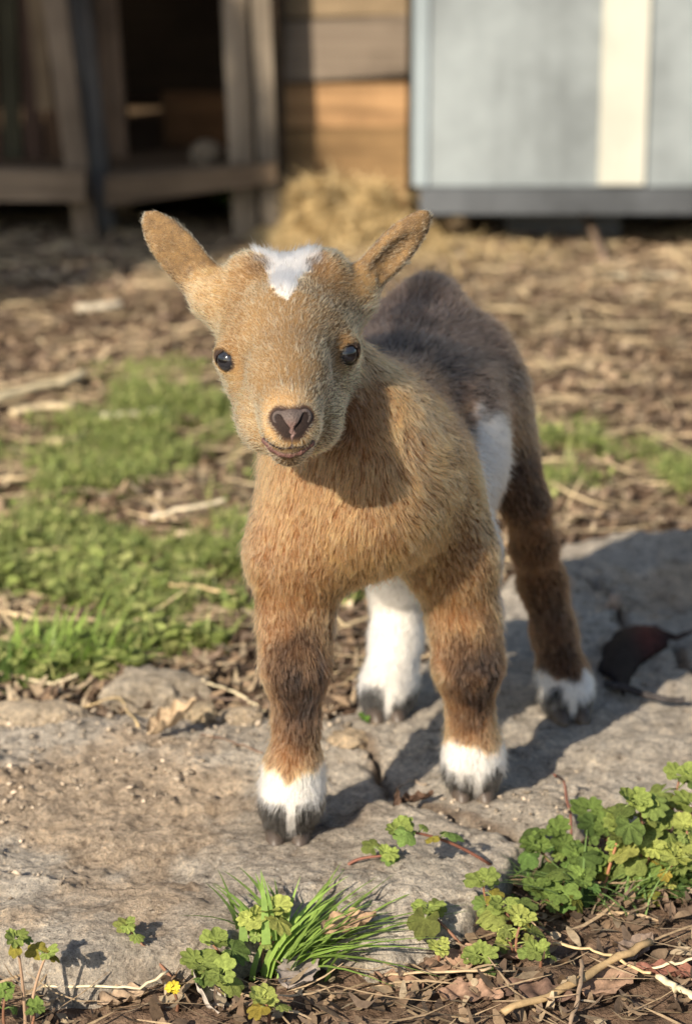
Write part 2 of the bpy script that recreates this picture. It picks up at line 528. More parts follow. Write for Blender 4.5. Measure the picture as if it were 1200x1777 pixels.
bones = []      # (a, b, ra, rb, k, flow, length)
chains = []
def bone(pts, rad, k=0.016, flow=None, ln=0.012):
    chains.append((len(bones), len(bones) + len(pts) - 1, k))
    for a, b, ra, rb in zip(pts[:-1], pts[1:], rad[:-1], rad[1:]):
        bones.append((np.array(a), np.array(b), ra, rb, k, flow if flow is not None else nrm(np.array(b) - np.array(a)), ln))

backd = np.array([BX, BY, 0])
down = np.array([0, 0, -1.0])
# barrel, rump, ridge of the spine
bone([Lc(-0.012, 0, 0.214), Lc(0.05, 0, 0.217), Lc(0.11, 0, 0.219), Lc(0.165, 0, 0.226)], [0.041, 0.042, 0.054, 0.047], 0.03, nrm(backd - np.array([0, 0, 0.75])), 0.0135)
bone([Lc(0.02, 0, 0.252), Lc(0.09, 0, 0.250), Lc(0.145, 0, 0.262), Lc(0.187, 0, 0.283), Lc(0.215, 0.004, 0.262)], [0.026, 0.028, 0.025, 0.020, 0.022], 0.025, nrm(backd + np.array([0, 0, -0.25])), 0.013)
for sg in (-1, 1):
    bone([Lc(0.115, sg * 0.024, 0.236), Lc(0.170, sg * 0.027, 0.250), Lc(0.205, sg * 0.024, 0.236)], [0.030, 0.031, 0.030], 0.025, nrm(backd + np.array([0, 0, -0.5])), 0.012)
for sg in (-1, 1):
    bone([Lc(0.062, sg * 0.012, 0.196), Lc(0.105, sg * 0.018, 0.194), Lc(0.150, sg * 0.018, 0.198)], [0.034, 0.041, 0.038], 0.025, nrm(backd - np.array([0, 0, 0.8])), 0.0125)
bone([Lc(0.185, 0, 0.222), Lc(0.215, 0, 0.215)], [0.048, 0.042], 0.02, nrm(backd * 0.4 + down), 0.013)
bone([Lc(0.222, 0.0, 0.262), Lc(0.250, 0.004, 0.262), Lc(0.272, 0.006, 0.242)], [0.012, 0.010, 0.006], 0.01, None, 0.016)
# neck and chest
HF = 0.028
def H(px, py, Y): return W(px, py, Y - HF)      # the head reaches forward of the chest
HB = H(500, 590, 1.272)
bone([HB, Lc(-0.012, -0.012, 0.242), Lc(-0.012, -0.006, 0.205)], [0.034, 0.040, 0.040], 0.03, nrm(down + np.array([0, -0.15, 0])), 0.0125)
# front legs
legA = [Lc(0.0, -0.032, 0.215), W(514, 960, 1.242), W(513, 1080, 1.238), W(512, 1155, 1.228), W(515, 1255, 1.228), W(509, 1335, 1.226), W(505, 1385, 1.224), W(501, 1428, 1.226)]
bone(legA, [0.032, 0.0285, 0.0205, 0.0188, 0.0117, 0.0155, 0.0165, 0.0140], 0.030, None, 0.0105)
legB = [Lc(0.020, 0.020, 0.215), W(784, 963, 1.285), W(806, 1075, 1.288), W(811, 1152, 1.285), W(815, 1240, 1.290), W(820, 1298, 1.292), W(820, 1330, 1.292), W(820, 1353, 1.294)]
bone(legB, [0.030, 0.0280, 0.0210, 0.0198, 0.0124, 0.0155, 0.0165, 0.0140], 0.030, None, 0.0105)
# hind legs
legD = [Lc(0.180, 0.034, 0.222), W(913, 878, 1.410), W(926, 950, 1.436), W(940, 1010, 1.462), W(960, 1095, 1.455), W(976, 1175, 1.442), W(981, 1205, 1.434), W(985, 1236, 1.430)]
bone(legD, [0.037, 0.0140, 0.0140, 0.0145, 0.0132, 0.0155, 0.0155, 0.0125], 0.014, None, 0.011)
legC = [Lc(0.180, -0.034, 0.222), W(695, 920, 1.40), W(692, 1020, 1.470), W(686, 1110, 1.456), W(676, 1180, 1.442), W(671, 1205, 1.434), W(668, 1236, 1.430)]
bone(legC, [0.040, 0.0300, 0.0195, 0.0160, 0.0165, 0.016, 0.0125], 0.014, None, 0.011)
NB = len(bones)
# head
up_face = nrm(H(497, 470, 1.25) - H(505, 735, 1.15))
bone([H(497, 545, 1.262), H(497, 590, 1.237)], [0.0302, 0.0297], 0.02, up_face, 0.0062)
bone([H(497, 575, 1.226), H(500, 655, 1.190), H(504, 735, 1.154)], [0.0270, 0.0200, 0.0160], 0.014, up_face, 0.0052)
bone([H(500, 715, 1.195), H(502, 775, 1.163)], [0.022, 0.0105], 0.010, up_face, 0.0045)
for sgn, (ex, ey) in ((-1, (437, 600)), (1, (559, 594))):
    bone([H(ex, ey, 1.236), H(ex + 3 * -sgn, ey - 55, 1.252), H(ex - 6 * sgn, ey - 105, 1.262)], [0.0132, 0.0130, 0.0125], 0.02, nrm(up_face + np.array([sgn * 0.5, 0, 0])), 0.005)
bone([H(448, 652, 1.238), H(459, 736, 1.192)], [0.0180, 0.0138], 0.014, nrm(np.array([-0.6, 0.6, -0.35])), 0.0055)
bone([H(552, 648, 1.238), H(546, 736, 1.192)], [0.0180, 0.0138], 0.014, nrm(np.array([0.6, 0.6, -0.35])), 0.0055)
bone([H(424, 474, 1.262), H(425, 470, 1.262)], [0.0085, 0.0085], 0.014, nrm(up_face + np.array([-0.4, 0, 0])), 0.0065)
bone([H(572, 472, 1.262), H(571, 468, 1.262)], [0.0085, 0.0085], 0.014, nrm(up_face + np.array([0.4, 0, 0])), 0.0065)
bone([H(420, 545, 1.264), H(372, 512, 1.270), H(345, 480, 1.271)], [0.0150, 0.0130, 0.0060], 0.010, nrm(np.array([-0.7, 0, 0.7])), 0.0055)
bone([H(580, 535, 1.264), H(612, 512, 1.270), H(640, 475, 1.273)], [0.0150, 0.0122, 0.0060], 0.010, nrm(np.array([0.6, 0, 0.8])), 0.0055)
# ears: flattened ellipsoids
ears = []
def ear(base, tip, wide, thin, twist, out):   # out < 0: a shallow hollow
    c = (base + tip) / 2; l = nrm(tip - base); half = np.linalg.norm(tip - base) / 2
    view = nrm(np.array([0, 0, CAM_H]) - c)
    w = nrm(np.cross(l, view)); n = nrm(np.cross(w, l))
    w2 = w * math.cos(twist) + n * math.sin(twist); n2 = np.cross(w2, l)
    if n2 @ view < 0: n2 = -n2
    ears.append((c, np.stack([l, w2, n2]), np.array([half, wide, thin]), out))
ear(H(384, 528, 1.270), H(250, 367, 1.272), 0.0134, 0.0055, R(18), -1)
ear(H(602, 520, 1.270), H(747, 365, 1.276), 0.0118, 0.0055, R(-28), 1)

# grid, finer round the head
def ax(a, b, lo, hi, f, c):
    return np.unique(np.round(np.concatenate([np.arange(a, lo, c), np.arange(lo, hi, f), np.arange(hi, b, c)]), 6))
AX = ax(-0.13, 0.20, -0.098, 0.034, 0.0014, 0.003)
AY = ax(1.065, 1.56, 1.092, 1.228, 0.0014, 0.003)
AZ = ax(-0.006, 0.42, 0.225, 0.375, 0.0014, 0.003)
FLD = np.full((len(AX), len(AY), len(AZ)), 0.05, np.float32)

def smin(a, b, k):
    h = np.clip(0.5 + 0.5 * (b - a) / k, 0, 1)
    return b + (a - b) * h - k * h * (1 - h)

def sub(lo, hi, pad):
    s = []
    for A, l, h in zip((AX, AY, AZ), lo, hi):
        i = np.searchsorted(A, l - pad); j = np.searchsorted(A, h + pad)
        s.append(slice(max(i - 1, 0), j + 1))
    s = tuple(s)
    return s, (AX[s[0]][:, None, None].astype(np.float32), AY[s[1]][None, :, None].astype(np.float32), AZ[s[2]][None, None, :].astype(np.float32))

for (i0, i1, k) in chains:
    ch = bones[i0:i1]
    m = max(max(q[2], q[3]) for q in ch)
    s, (x, y, z) = sub(np.min([np.minimum(q[0], q[1]) for q in ch], 0), np.max([np.maximum(q[0], q[1]) for q in ch], 0), m + 0.035)
    d = None
    for (a, b, ra, rb, *_r) in ch:
        e = b - a; ee = max(e @ e, 1e-12)
        t = np.clip(((x - a[0]) * e[0] + (y - a[1]) * e[1] + (z - a[2]) * e[2]) / ee, 0, 1)
        q = (np.sqrt((x - a[0] - t * e[0]) ** 2 + (y - a[1] - t * e[1]) ** 2 + (z - a[2] - t * e[2]) ** 2) - (ra + (rb - ra) * t)).astype(np.float32)
        d = q if d is None else smin(d, q, 0.010)
    FLD[s] = smin(FLD[s], d, k)

def ellip(c, M, r, x, y, z):
    q = [((x - c[0]) * M[i][0] + (y - c[1]) * M[i][1] + (z - c[2]) * M[i][2]) for i in range(3)]
    k0 = np.sqrt(sum((q[i] / r[i]) ** 2 for i in range(3))); k1 = np.sqrt(sum((q[i] / r[i] ** 2) ** 2 for i in range(3))) + 1e-9
    return k0 * (k0 - 1) / k1

for (c, M, r, out) in ears:
    s, (x, y, z) = sub(c - 0.05, c + 0.05, 0.0)
    d = ellip(c, M, r, x, y, z)
    # hollow of the ear, opening to the front
    c2 = c + M[2] * (0.0078 if out < 0 else 0.0055) - M[0] * 0.006
    d2 = ellip(c2, M, r * np.array([0.80, 0.62, 0.75]), x, y, z)
    d = np.maximum(d, -d2)
    FLD[s] = smin(FLD[s], d.astype(np.float32), 0.006)

def samp(P):
    ii = []; ff = []
    for A, p in zip((AX, AY, AZ), P.T):
        i = np.clip(np.searchsorted(A, p) - 1, 0, len(A) - 2)
        ii.append(i); ff.append(np.clip((p - A[i]) / (A[i + 1] - A[i]), 0, 1))
    r = 0
    for i in (0, 1):
        for j in (0, 1):
            for k in (0, 1):
                w = (ff[0] if i else 1 - ff[0]) * (ff[1] if j else 1 - ff[1]) * (ff[2] if k else 1 - ff[2])
                r = r + w * FLD[ii[0] + i, ii[1] + j, ii[2] + k]
    return r

def nearest_on_axis(px, py, y0=1.068, y1=1.30):
    """first point of the goat's skin along a sight line: where a small feature sits on the skin"""
    ys = np.arange(y0, y1, 0.0004)
    P = np.array([W(px, py, q) for q in ys])
    f = samp(P)
    k = np.argmax(f < 0)
    return P[k]

# eye sockets, nostrils, mouth
def eye_at(px, py):
    p = nearest_on_axis(px, py)
    return p + nrm(p - np.array([0, 0, CAM_H])) * 0.0034
EYES = [(eye_at(399, 624), 0.0072, nrm(np.array([-0.55, -0.82, 0.10]))), (eye_at(597, 613), 0.0072, nrm(np.array([0.55, -0.82, 0.10])))]
def carve(c, r, k=0.003):
    s, (x, y, z) = sub(c, c, r + 0.01)
    d = np.sqrt((x - c[0]) ** 2 + (y - c[1]) ** 2 + (z - c[2]) ** 2) - r
    FLD[s] = -smin(-FLD[s], d.astype(np.float32), k)
def swell(c, r, k):
    s, (x, y, z) = sub(c, c, r + 0.03)
    d = np.sqrt((x - c[0]) ** 2 + (y - c[1]) ** 2 + (z - c[2]) ** 2) - r
    FLD[s] = smin(FLD[s], d.astype(np.float32), k)
for (c, r, n) in EYES:
    swell(c + np.array([0, 0.0030, 0.0012]), 0.0088, 0.008)
    carve(c, 0.0073, 0.0010)

def surface_net(F, A, B, C):
    inside = F < 0
    n = np.zeros((F.shape[0] - 1, F.shape[1] - 1, F.shape[2] - 1), np.int8)
    for i in (0, 1):
        for j in (0, 1):
            for k in (0, 1):
                n += inside[i:F.shape[0] - 1 + i, j:F.shape[1] - 1 + j, k:F.shape[2] - 1 + k]
    act = np.argwhere((n > 0) & (n < 8))
    idx = np.full(n.shape, -1, np.int64); idx[tuple(act.T)] = np.arange(len(act))
    acc = np.zeros((len(act), 3)); cnt = np.zeros(len(act))
    cor = [(i, j, k) for i in (0, 1) for j in (0, 1) for k in (0, 1)]
    for p in cor:
        for axn in range(3):
            if p[axn]: continue
            q = list(p); q[axn] = 1
            ip = act + p; iq = act + q
            fp = F[tuple(ip.T)]; fq = F[tuple(iq.T)]
            m = (fp < 0) != (fq < 0)
            t = fp / np.where(m, fp - fq, 1)
            P0 = np.stack([A[ip[:, 0]], B[ip[:, 1]], C[ip[:, 2]]], 1); P1 = np.stack([A[iq[:, 0]], B[iq[:, 1]], C[iq[:, 2]]], 1)
            acc += np.where(m[:, None], P0 + t[:, None] * (P1 - P0), 0); cnt += m
    V = acc / cnt[:, None]
    quads = []
    for axn in range(3):
        o = [x for x in range(3) if x != axn]
        sl0 = [slice(None)] * 3; sl1 = [slice(None)] * 3
        sl0[axn] = slice(0, -1); sl1[axn] = slice(1, None)
        for x in o: sl0[x] = slice(1, -1); sl1[x] = slice(1, -1)
        a = inside[tuple(sl0)]; b = inside[tuple(sl1)]
        e = np.argwhere(a != b)
        fl = a[tuple(e.T)]
        base = e.copy()
        for x in o: base[:, x] += 1
        cs = []
        for da, db in ((0, 0), (1, 0), (1, 1), (0, 1)):
            c = base.copy(); c[:, o[0]] -= da; c[:, o[1]] -= db
            cs.append(idx[tuple(c.T)])
        q = np.stack(cs, 1)
        if axn == 1: fl = ~fl
        q[~fl] = q[~fl][:, ::-1]
        quads.append(q)
    q = np.concatenate(quads)
    return V, q[(q >= 0).all(1)]

def grad_at(P, d=0.0006):
    out = np.zeros_like(P)
    for k in range(3):
        e = np.zeros(3); e[k] = d
        out[:, k] = samp(P + e) - samp(P - e)
    return nrm(out)

GV, GQ = surface_net(FLD, AX, AY, AZ)
def seg(P, a, b):
    e = b - a
    t = np.clip(((P - a) @ e) / max(e @ e, 1e-12), 0, 1)
    return np.linalg.norm(P - a - t[:, None] * e, axis=1), t

NOSE = nearest_on_axis(505, 733)
NOSTR = [(nearest_on_axis(484, 733), nearest_on_axis(497, 748)), (nearest_on_axis(531, 731), nearest_on_axis(515, 748))]
MOUTH = [nearest_on_axis(a, b) for a, b in [(458, 762), (470, 775), (485, 783), (503, 784), (522, 779), (541, 767)]]
LIP = [nearest_on_axis(a, b) for a, b in [(462, 768), (474, 782), (488, 790), (503, 791), (520, 787), (538, 773)]]

def on_skin(px, py, inn=0.0):
    p = nearest_on_axis(px, py)
    return p + nrm(p - np.array([0, 0, CAM_H])) * inn

NOSE_AREA = [(on_skin(485, 725, 0.002), on_skin(505, 729, 0.002), 0.0044), (on_skin(527, 723, 0.002), on_skin(505, 729, 0.002), 0.0044), (on_skin(486, 728, 0.002), on_skin(500, 746, 0.002), 0.0041), (on_skin(527, 726, 0.002), on_skin(512, 746, 0.002), 0.0041)]

def near_eye(P):
    """distance to the nearer eye, stretched into an almond whose inner corner dips"""
    out = []
    for (c, r, n), sg in zip(EYES, (1, -1)):
        q = P - c
        a = q[:, 0] * sg * 0.90 - q[:, 2] * 0.43
        b = q[:, 0] * sg * 0.43 + q[:, 2] * 0.90
        out.append(np.sqrt((a / 1.08) ** 2 + (b * 1.38) ** 2 + q[:, 1] ** 2 * 0.9))
    return np.minimum(*out)

def pline(P, pts):
    return np.min([seg(P, a, b)[0] for a, b in zip(pts[:-1], pts[1:])], axis=0)

WHT = np.array((0.87, 0.85, 0.80)); TAN = np.array((0.68, 0.300, 0.108)); BUFF = np.array((0.96, 0.61, 0.275))
RED = np.array((0.53, 0.245, 0.100)); DRK = np.array((0.026, 0.016, 0.012)); BLK = np.array((0.006, 0.005, 0.0045)); CHO = np.array((0.050, 0.022, 0.011))
PATCH = W(848, 872, 1.32)
STAR = nearest_on_axis(497, 467)

def coat_colour(P, n):
    """the kid's markings: colour of the coat at points P"""
    N = len(P)
    jit = 0.10 * fbm(P, 90, 2, 7)
    c = np.tile(TAN, (N, 1)).astype(float)
    def over(cl, w):
        nonlocal c
        w = np.clip(w, 0, 1)[:, None]
        c = c * (1 - w) + cl * w
    u = (P[:, 0] - Fx) * BX + (P[:, 1] - Fy) * BY
    v = (P[:, 0] - Fx) * BY - (P[:, 1] - Fy) * BX
    z = P[:, 2]
    hd = np.min([seg(P, a, b)[0] - max(ra, rb) for (a, b, ra, rb, *_r) in bones[NB:]], axis=0)
    ed = np.min([np.linalg.norm(((P - c_) @ M.T) / r, axis=1) for (c_, M, r, o) in ears], axis=0)
    bd = np.min([seg(P, a, b)[0] - (ra + (rb - ra) * seg(P, a, b)[1]) for (a, b, ra, rb, *_r) in bones[1:NB]], axis=0)
    rel = np.minimum(hd, 0.02 * (ed - 1.3)) - bd
    head = (rel < 0.002) & (z > 0.22)
    hw = np.where(z > 0.22, smooth(0.003, -0.004, rel), 0)
    # red brown shins, dark knees
    over(RED, 0.75 * smooth(0.15, 0.09, z + jit * 0.1) * (u < 0.12))
    over(RED * 1.05, 0.35 * smooth(0.21, 0.17, z) * (u < 0.1))
    for k, lg in enumerate((legA, legB)):
        kn = lg[3] + np.array([0.006, -0.014, -0.004])
        d = np.linalg.norm((P - kn) * np.array([1.0, 1.0, 0.62]), axis=1)
        over(DRK * 1.1, 1.1 * smooth(0.031, 0.012, d + 0.08 * jit) * (0.85 + 2.5 * jit))
        d, t = seg(P, lg[3] + np.array([0.004, -0.012, 0]), lg[4] + np.array([0.004, -0.012, 0]))
        over(DRK * 1.4, 0.62 * smooth(0.022, 0.006, d) * (1.0 if k == 0 else 0.3) * (0.85 + 2 * jit))
    # shoulder shade painted in brown, dark saddle along the back, chocolate hindquarters
    over(np.array([0.15, 0.088, 0.055]), 0.80 * smooth(-0.015, 0.03, u + 0.2 * jit) * smooth(0.222, 0.252, z + 0.2 * jit + 0.10 * u) * (~head))  # browns the shoulder top in place of head and ear shadow
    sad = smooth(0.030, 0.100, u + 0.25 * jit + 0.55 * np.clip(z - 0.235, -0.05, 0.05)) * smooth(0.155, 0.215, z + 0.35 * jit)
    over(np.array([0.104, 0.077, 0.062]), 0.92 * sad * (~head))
    over(np.array([0.20, 0.11, 0.06]), 0.8 * smooth(0.150, 0.185, u) * smooth(0.212, 0.24, z) * smooth(0.300, 0.275, z + 0.3 * jit) * (~head))
    over(BLK * 2, 0.7 * smooth(0.010, 0.002, np.abs(v) - 0.006 + 0.06 * jit) * smooth(0.03, 0.07, u) * (z > 0.24))
    over(CHO, 0.92 * smooth(0.135, 0.165, u) * smooth(0.225, 0.185, z))
    over(TAN * 0.6, 0.5 * smooth(0.125, 0.15, u) * smooth(0.19, 0.205, z) * smooth(0.245, 0.225, z) * (v > 0))
    # white belly band
    q = (P - PATCH) @ np.stack([nrm(np.array([BX, BY, -0.30])), nrm(np.array([BX * 0.3, BY * 0.3, 1.0]))], 1)
    over(WHT, smooth(1.15, 0.85, np.hypot(q[:, 0] / 0.040, q[:, 1] / 0.056) + 1.6 * jit) * (v > 0.0) * (u < 0.195) * smooth(0.158, 0.172, z + 0.2 * jit))
    over(WHT, smooth(0.175, 0.165, z) * smooth(0.055, 0.07, u) * smooth(0.16, 0.13, u) * smooth(0.034, 0.026, np.abs(v)) * (z > 0.12))
    # white left hind leg
    d = np.min([seg(P, a, b)[0] for a, b in zip(legC[1:-1], legC[2:])], axis=0)
    over(WHT, smooth(0.040, 0.030, d) * smooth(0.175, 0.15, z) * (u > 0.10))
    # inner side of the front legs pale
    for lg, sg in ((legA, 1), (legB, 1)):
        d, t = seg(P, lg[1] + np.array([0.026, 0, 0]), lg[2] + np.array([0.021, 0.004, 0]))
        over(WHT * 0.80, 0.40 * smooth(0.014, 0.004, d) * (z < 0.17))
    # socks and dark toes
    for lg, top_, tip_ in ((legA, 0.049, 0.029), (legB, 0.039, 0.021), (legC, 0.030, 0.020), (legD, 0.031, 0.017)):
        f = lg[-1]
        near = np.hypot(P[:, 0] - f[0], P[:, 1] - f[1]) < 0.045
        over(WHT, near * smooth(top_ + 0.004, top_ - 0.004, z + 0.06 * jit))
        ang = np.abs(P[:, 0] - f[0] - 0.002)
        over(BLK, near * smooth(tip_ + 0.004, tip_ - 0.003, z + 0.07 * jit + 0.014 * (ang < 0.0028)) * 0.97)
    # head
    hc = np.tile(BUFF, (N, 1)).astype(float)
    c = np.where(head[:, None], hc * hw[:, None] + c * (1 - hw[:, None]), c)
    fz = P - H(497, 560, 1.205)
    rr = np.hypot(fz[:, 0] / 0.024, (fz[:, 2] + 0.006) / 0.042)
    over(np.array([0.27, 0.150, 0.08]), head * 0.42 * smooth(1.15, 0.3, rr) * (0.8 + 2.5 * jit))
    for sg in (-1, 1):
        d, t = seg(P, nearest_on_axis(497 + sg * 95, 590), nearest_on_axis(497 + sg * 80, 478))
        over(np.array([0.50, 0.25, 0.09]), head * 0.55 * smooth(0.024, 0.000, d + 0.03 * jit))
    over(np.array([0.55, 0.32, 0.14]), head * 0.4 * smooth(0.016, 0.004, np.minimum(np.linalg.norm(P - H(440, 640, 1.20), axis=1), np.linalg.norm(P - H(556, 632, 1.20), axis=1))))
    over(np.array([0.30, 0.20, 0.125]), head * 0.45 * smooth(1.25, 1.05, ed) * (0.9 + 0.8 * fbm(P, 400, 2, 13)))
    q = P - STAR
    sw = 0.0158 * np.clip((q[:, 2] + 0.0120) / 0.016, 0.06, 1)
    rag = 0.30 * fbm(P, 260, 2, 17) + 0.22 * fbm(P, 120, 2, 18)
    over(WHT, head * smooth(1.12, 0.80, np.maximum(np.abs(q[:, 0]) / sw, np.abs(q[:, 2] - 0.001) / 0.0115) + rag) * (P[:, 1] < 1.237))
    for sg, (ex, ey) in ((-1, (450, 455)), (1, (548, 455))):
        over(np.array([0.20, 0.10, 0.05]), head * 0.6 * smooth(0.012, 0.003, np.linalg.norm(P - nearest_on_axis(ex, ey + 4), axis=1)))
    over(np.array([0.035, 0.022, 0.018]), head * 0.92 * smooth(0.0098, 0.0078, near_eye(P)))
    over(np.array([0.62, 0.44, 0.27]), head * 0.6 * smooth(0.020, 0.008, np.linalg.norm(P - H(502, 785, 1.155), axis=1)))
    return np.clip(c * (1 + 0.9 * jit[:, None]), 0.008, 0.95), head

# skin under the coat
gn = grad_at(GV)
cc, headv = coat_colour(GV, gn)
sk = np.where(headv, 0.26 + 0.22 * smooth(0.03, 0.01, np.linalg.norm(GV - NOSE, axis=1)), 0.24)
skin = cc * np.where(cc.min(1) > 0.5, 0.7, sk)[:, None]
def skin_paint(w, cl):
    global skin
    w = np.clip(w, 0, 1)[:, None]
    skin = skin * (1 - w) + np.array(cl) * w
skin_paint(headv * smooth(0.0042, 0.0008, np.min([seg(GV, p, q)[0] - r_ for (p, q, r_) in NOSE_AREA], axis=0)), (0.075, 0.047, 0.034))
skin_paint(headv * smooth(0.0009, 0.0001, np.min([seg(GV, p, q)[0] - r_ for (p, q, r_) in NOSE_AREA], axis=0)), (0.030, 0.021, 0.019))
skin_paint(headv * smooth(0.0096, 0.0080, near_eye(GV)), (0.040, 0.026, 0.022))
SKIN = NT('goat_skin')
sn = SKIN.noise(1400, 4, 0.7)
SKIN = SKIN.done(SKIN.mix(1.0, SKIN.tint(), SKIN.ramp(sn, [(0.3, (0.5, 0.5, 0.5)), (0.7, (1.35, 1.3, 1.25))]), 'MULTIPLY'), 0.8, SKIN.bump(sn, 0.6, 0.0008), 0.15)
kid_base = np.array([Fx + 0.02, Fy + 0.09, 0.0])
kid = empty('goat_kid', kid_base, 'tan goat kid with white forehead star standing on the stone slab', 'goat')
body = rawmesh('body', GV - kid_base, GQ, SKIN, skin, kid)

# nose pad with nostrils and lips, a fine net of its own
def local_net(prims_add, prims_cut, lo, hi, h):
    a, b, c = (np.arange(l, u, h) for l, u in zip(lo, hi))
    x, y, z = a[:, None, None], b[None, :, None], c[None, None, :]
    F = np.full((len(a), len(b), len(c)), 0.02)
    def capd(p, q, ra, rb):
        e = q - p; t = np.clip(((x - p[0]) * e[0] + (y - p[1]) * e[1] + (z - p[2]) * e[2]) / max(e @ e, 1e-12), 0, 1)
        return np.sqrt((x - p[0] - t * e[0]) ** 2 + (y - p[1] - t * e[1]) ** 2 + (z - p[2] - t * e[2]) ** 2) - (ra + (rb - ra) * t)
    for (p, q, ra, rb, k) in prims_add: F = smin(F, capd(p, q, ra, rb), k)
    for (p, q, ra, rb, k) in prims_cut: F = -smin(-F, capd(p, q, ra, rb), k)
    return surface_net(F, a, b, c)

pad = []
for (a, b, ra, rb) in [((487, 725), (505, 729), 0.0044, 0.0052), ((525, 723), (506, 729), 0.0044, 0.0052), ((487, 728), (500, 747), 0.0038, 0.0030), ((526, 726), (513, 747), 0.0038, 0.0030), ((506, 731), (507, 751), 0.0052, 0.0024)]:
    pad.append((on_skin(*a, 0.0040), on_skin(*b, 0.0036), ra, rb, 0.003))
pad.append((on_skin(507, 757, 0.0006), on_skin(506, 776, 0.0007), 0.0010, 0.0010, 0.0005))
cut = []
for (a, b, ra, rb) in [((481, 725), (495, 745), 0.0019, 0.0017), ((531, 723), (518, 744), 0.0021, 0.0018)]:
    cut.append((on_skin(*a, -0.0012), on_skin(*b, -0.0010), ra, rb, 0.0012))

nv, nq = local_net(pad, cut, NOSE - np.array([0.018, 0.012, 0.018]), NOSE + np.array([0.018, 0.016, 0.016]), 0.0005)
NOSEM = NT('nose_leather')
nn = NOSEM.noise(900, 4, 0.6)
NOSEM = NOSEM.done(NOSEM.mix(1.0, NOSEM.tint(), NOSEM.ramp(nn, [(0.3, (0.7, 0.7, 0.7)), (0.7, (1.2, 1.2, 1.2))]), 'MULTIPLY'), 0.46, NOSEM.bump(nn, 0.9, 0.0010), 0.35)
ntint = np.tile((0.105, 0.080, 0.070), (len(nv), 1))
w = 0.75 * smooth(0.0085, 0.002, np.linalg.norm(nv - on_skin(506, 748), axis=1))[:, None]
ntint = ntint * (1 - w) + np.array((0.23, 0.140, 0.125)) * w
dn = np.min([seg(nv, p, q)[0] - max(ra, rb) for (p, q, ra, rb, k) in cut[:2]], axis=0)
w = smooth(0.0012, 0.0, dn)[:, None]
ntint = ntint * (1 - w) + np.array((0.02, 0.013, 0.012)) * w
rawmesh('nose', nv - kid_base, nq, NOSEM, ntint, kid)
# lips
lp = []
LIPPX = [(460, 764), (472, 777), (487, 786), (503, 788), (521, 783), (540, 769)]
UPPX = [(459, 760), (471, 770), (486, 777), (504, 776), (522, 775), (541, 764)]
for a, b in zip(LIPPX[:-1], LIPPX[1:]):
    lp.append((on_skin(*a, 0.0013), on_skin(*b, 0.0013), 0.0020, 0.0020, 0.0015))
lc = []
for a, b in zip(UPPX[:-1], UPPX[1:]):
    lc.append((on_skin(a[0], a[1], 0.0004), on_skin(b[0], b[1], 0.0004), 0.0009, 0.0009, 0.0006))
lv, lq = local_net(lp + lc, [], NOSE + np.array([-0.02, -0.008, -0.032]), NOSE + np.array([0.018, 0.024, 0.002]), 0.0005)
dl = np.min([seg(lv, p, q)[0] - ra for (p, q, ra, rb, k) in lc], axis=0)
lt = np.tile((0.135, 0.068, 0.058), (len(lv), 1))
w = smooth(0.0005, 0.0001, dl)[:, None]
lt = lt * (1 - w) + np.array((0.03, 0.014, 0.013)) * w
lp = lp + lc
rawmesh('mouth', lv - kid_base, lq, NOSEM, lt, kid)

# eyes
EYEM = NT('dark_wet_eye'); EYEM = EYEM.done(EYEM.tint(), 0.05, None, 0.75)
PUPM = NT('pupil'); PUPM = PUPM.done((0.004, 0.004, 0.005), 0.05, None, 0.75)
for (c, r, n) in EYES:
    th = np.linspace(0, math.pi, 25); ph = np.arange(40) * 2 * math.pi / 40
    sv = np.array([[math.sin(a) * math.cos(b), math.sin(a) * math.sin(b), math.cos(a)] for a in th for b in ph])
    a_ = nrm(np.cross(n, [0, 0, 1])); b_ = np.cross(a_, n)
    w = sv[:, :1] * a_ + sv[:, 1:2] * b_ + sv[:, 2:] * n
    fac = sv[:, 2]
    tn = np.where((fac > 0.62)[:, None], np.array([0.018, 0.019, 0.024]), np.where((fac > 0.50)[:, None], np.array([0.007, 0.006, 0.006]), np.array([0.022, 0.013, 0.011])))
    mb = MB()
    f = [(i * 40 + j, i * 40 + (j + 1) % 40, (i + 1) * 40 + (j + 1) % 40, (i + 1) * 40 + j) for i in range(24) for j in range(40)]
    mb.add(c + w * r, [q[::-1] for q in f], tn)
    eye = mb.build('eye', EYEM, kid)
    # horizontal slot pupil, a thin curved lens just proud of the eyeball
    mb = MB(); vv = []; ff = []
    NU, NVV = 12, 6
    for i in range(NU + 1):
        for j in range(NVV + 1):
            s, q = (i / NU * 2 - 1), (j / NVV * 2 - 1)
            q *= math.sqrt(max(0, 1 - s ** 4)) 
            vv.append(c + nrm(n + a_ * s * 0.44 + b_ * q * 0.17) * (r + 0.0003))
    for i in range(NU):
        for j in range(NVV):
            ff.append((i * (NVV + 1) + j, (i + 1) * (NVV + 1) + j, (i + 1) * (NVV + 1) + j + 1, i * (NVV + 1) + j + 1))
    mb.add(vv, ff); mb.build('pupil', PUPM, eye)

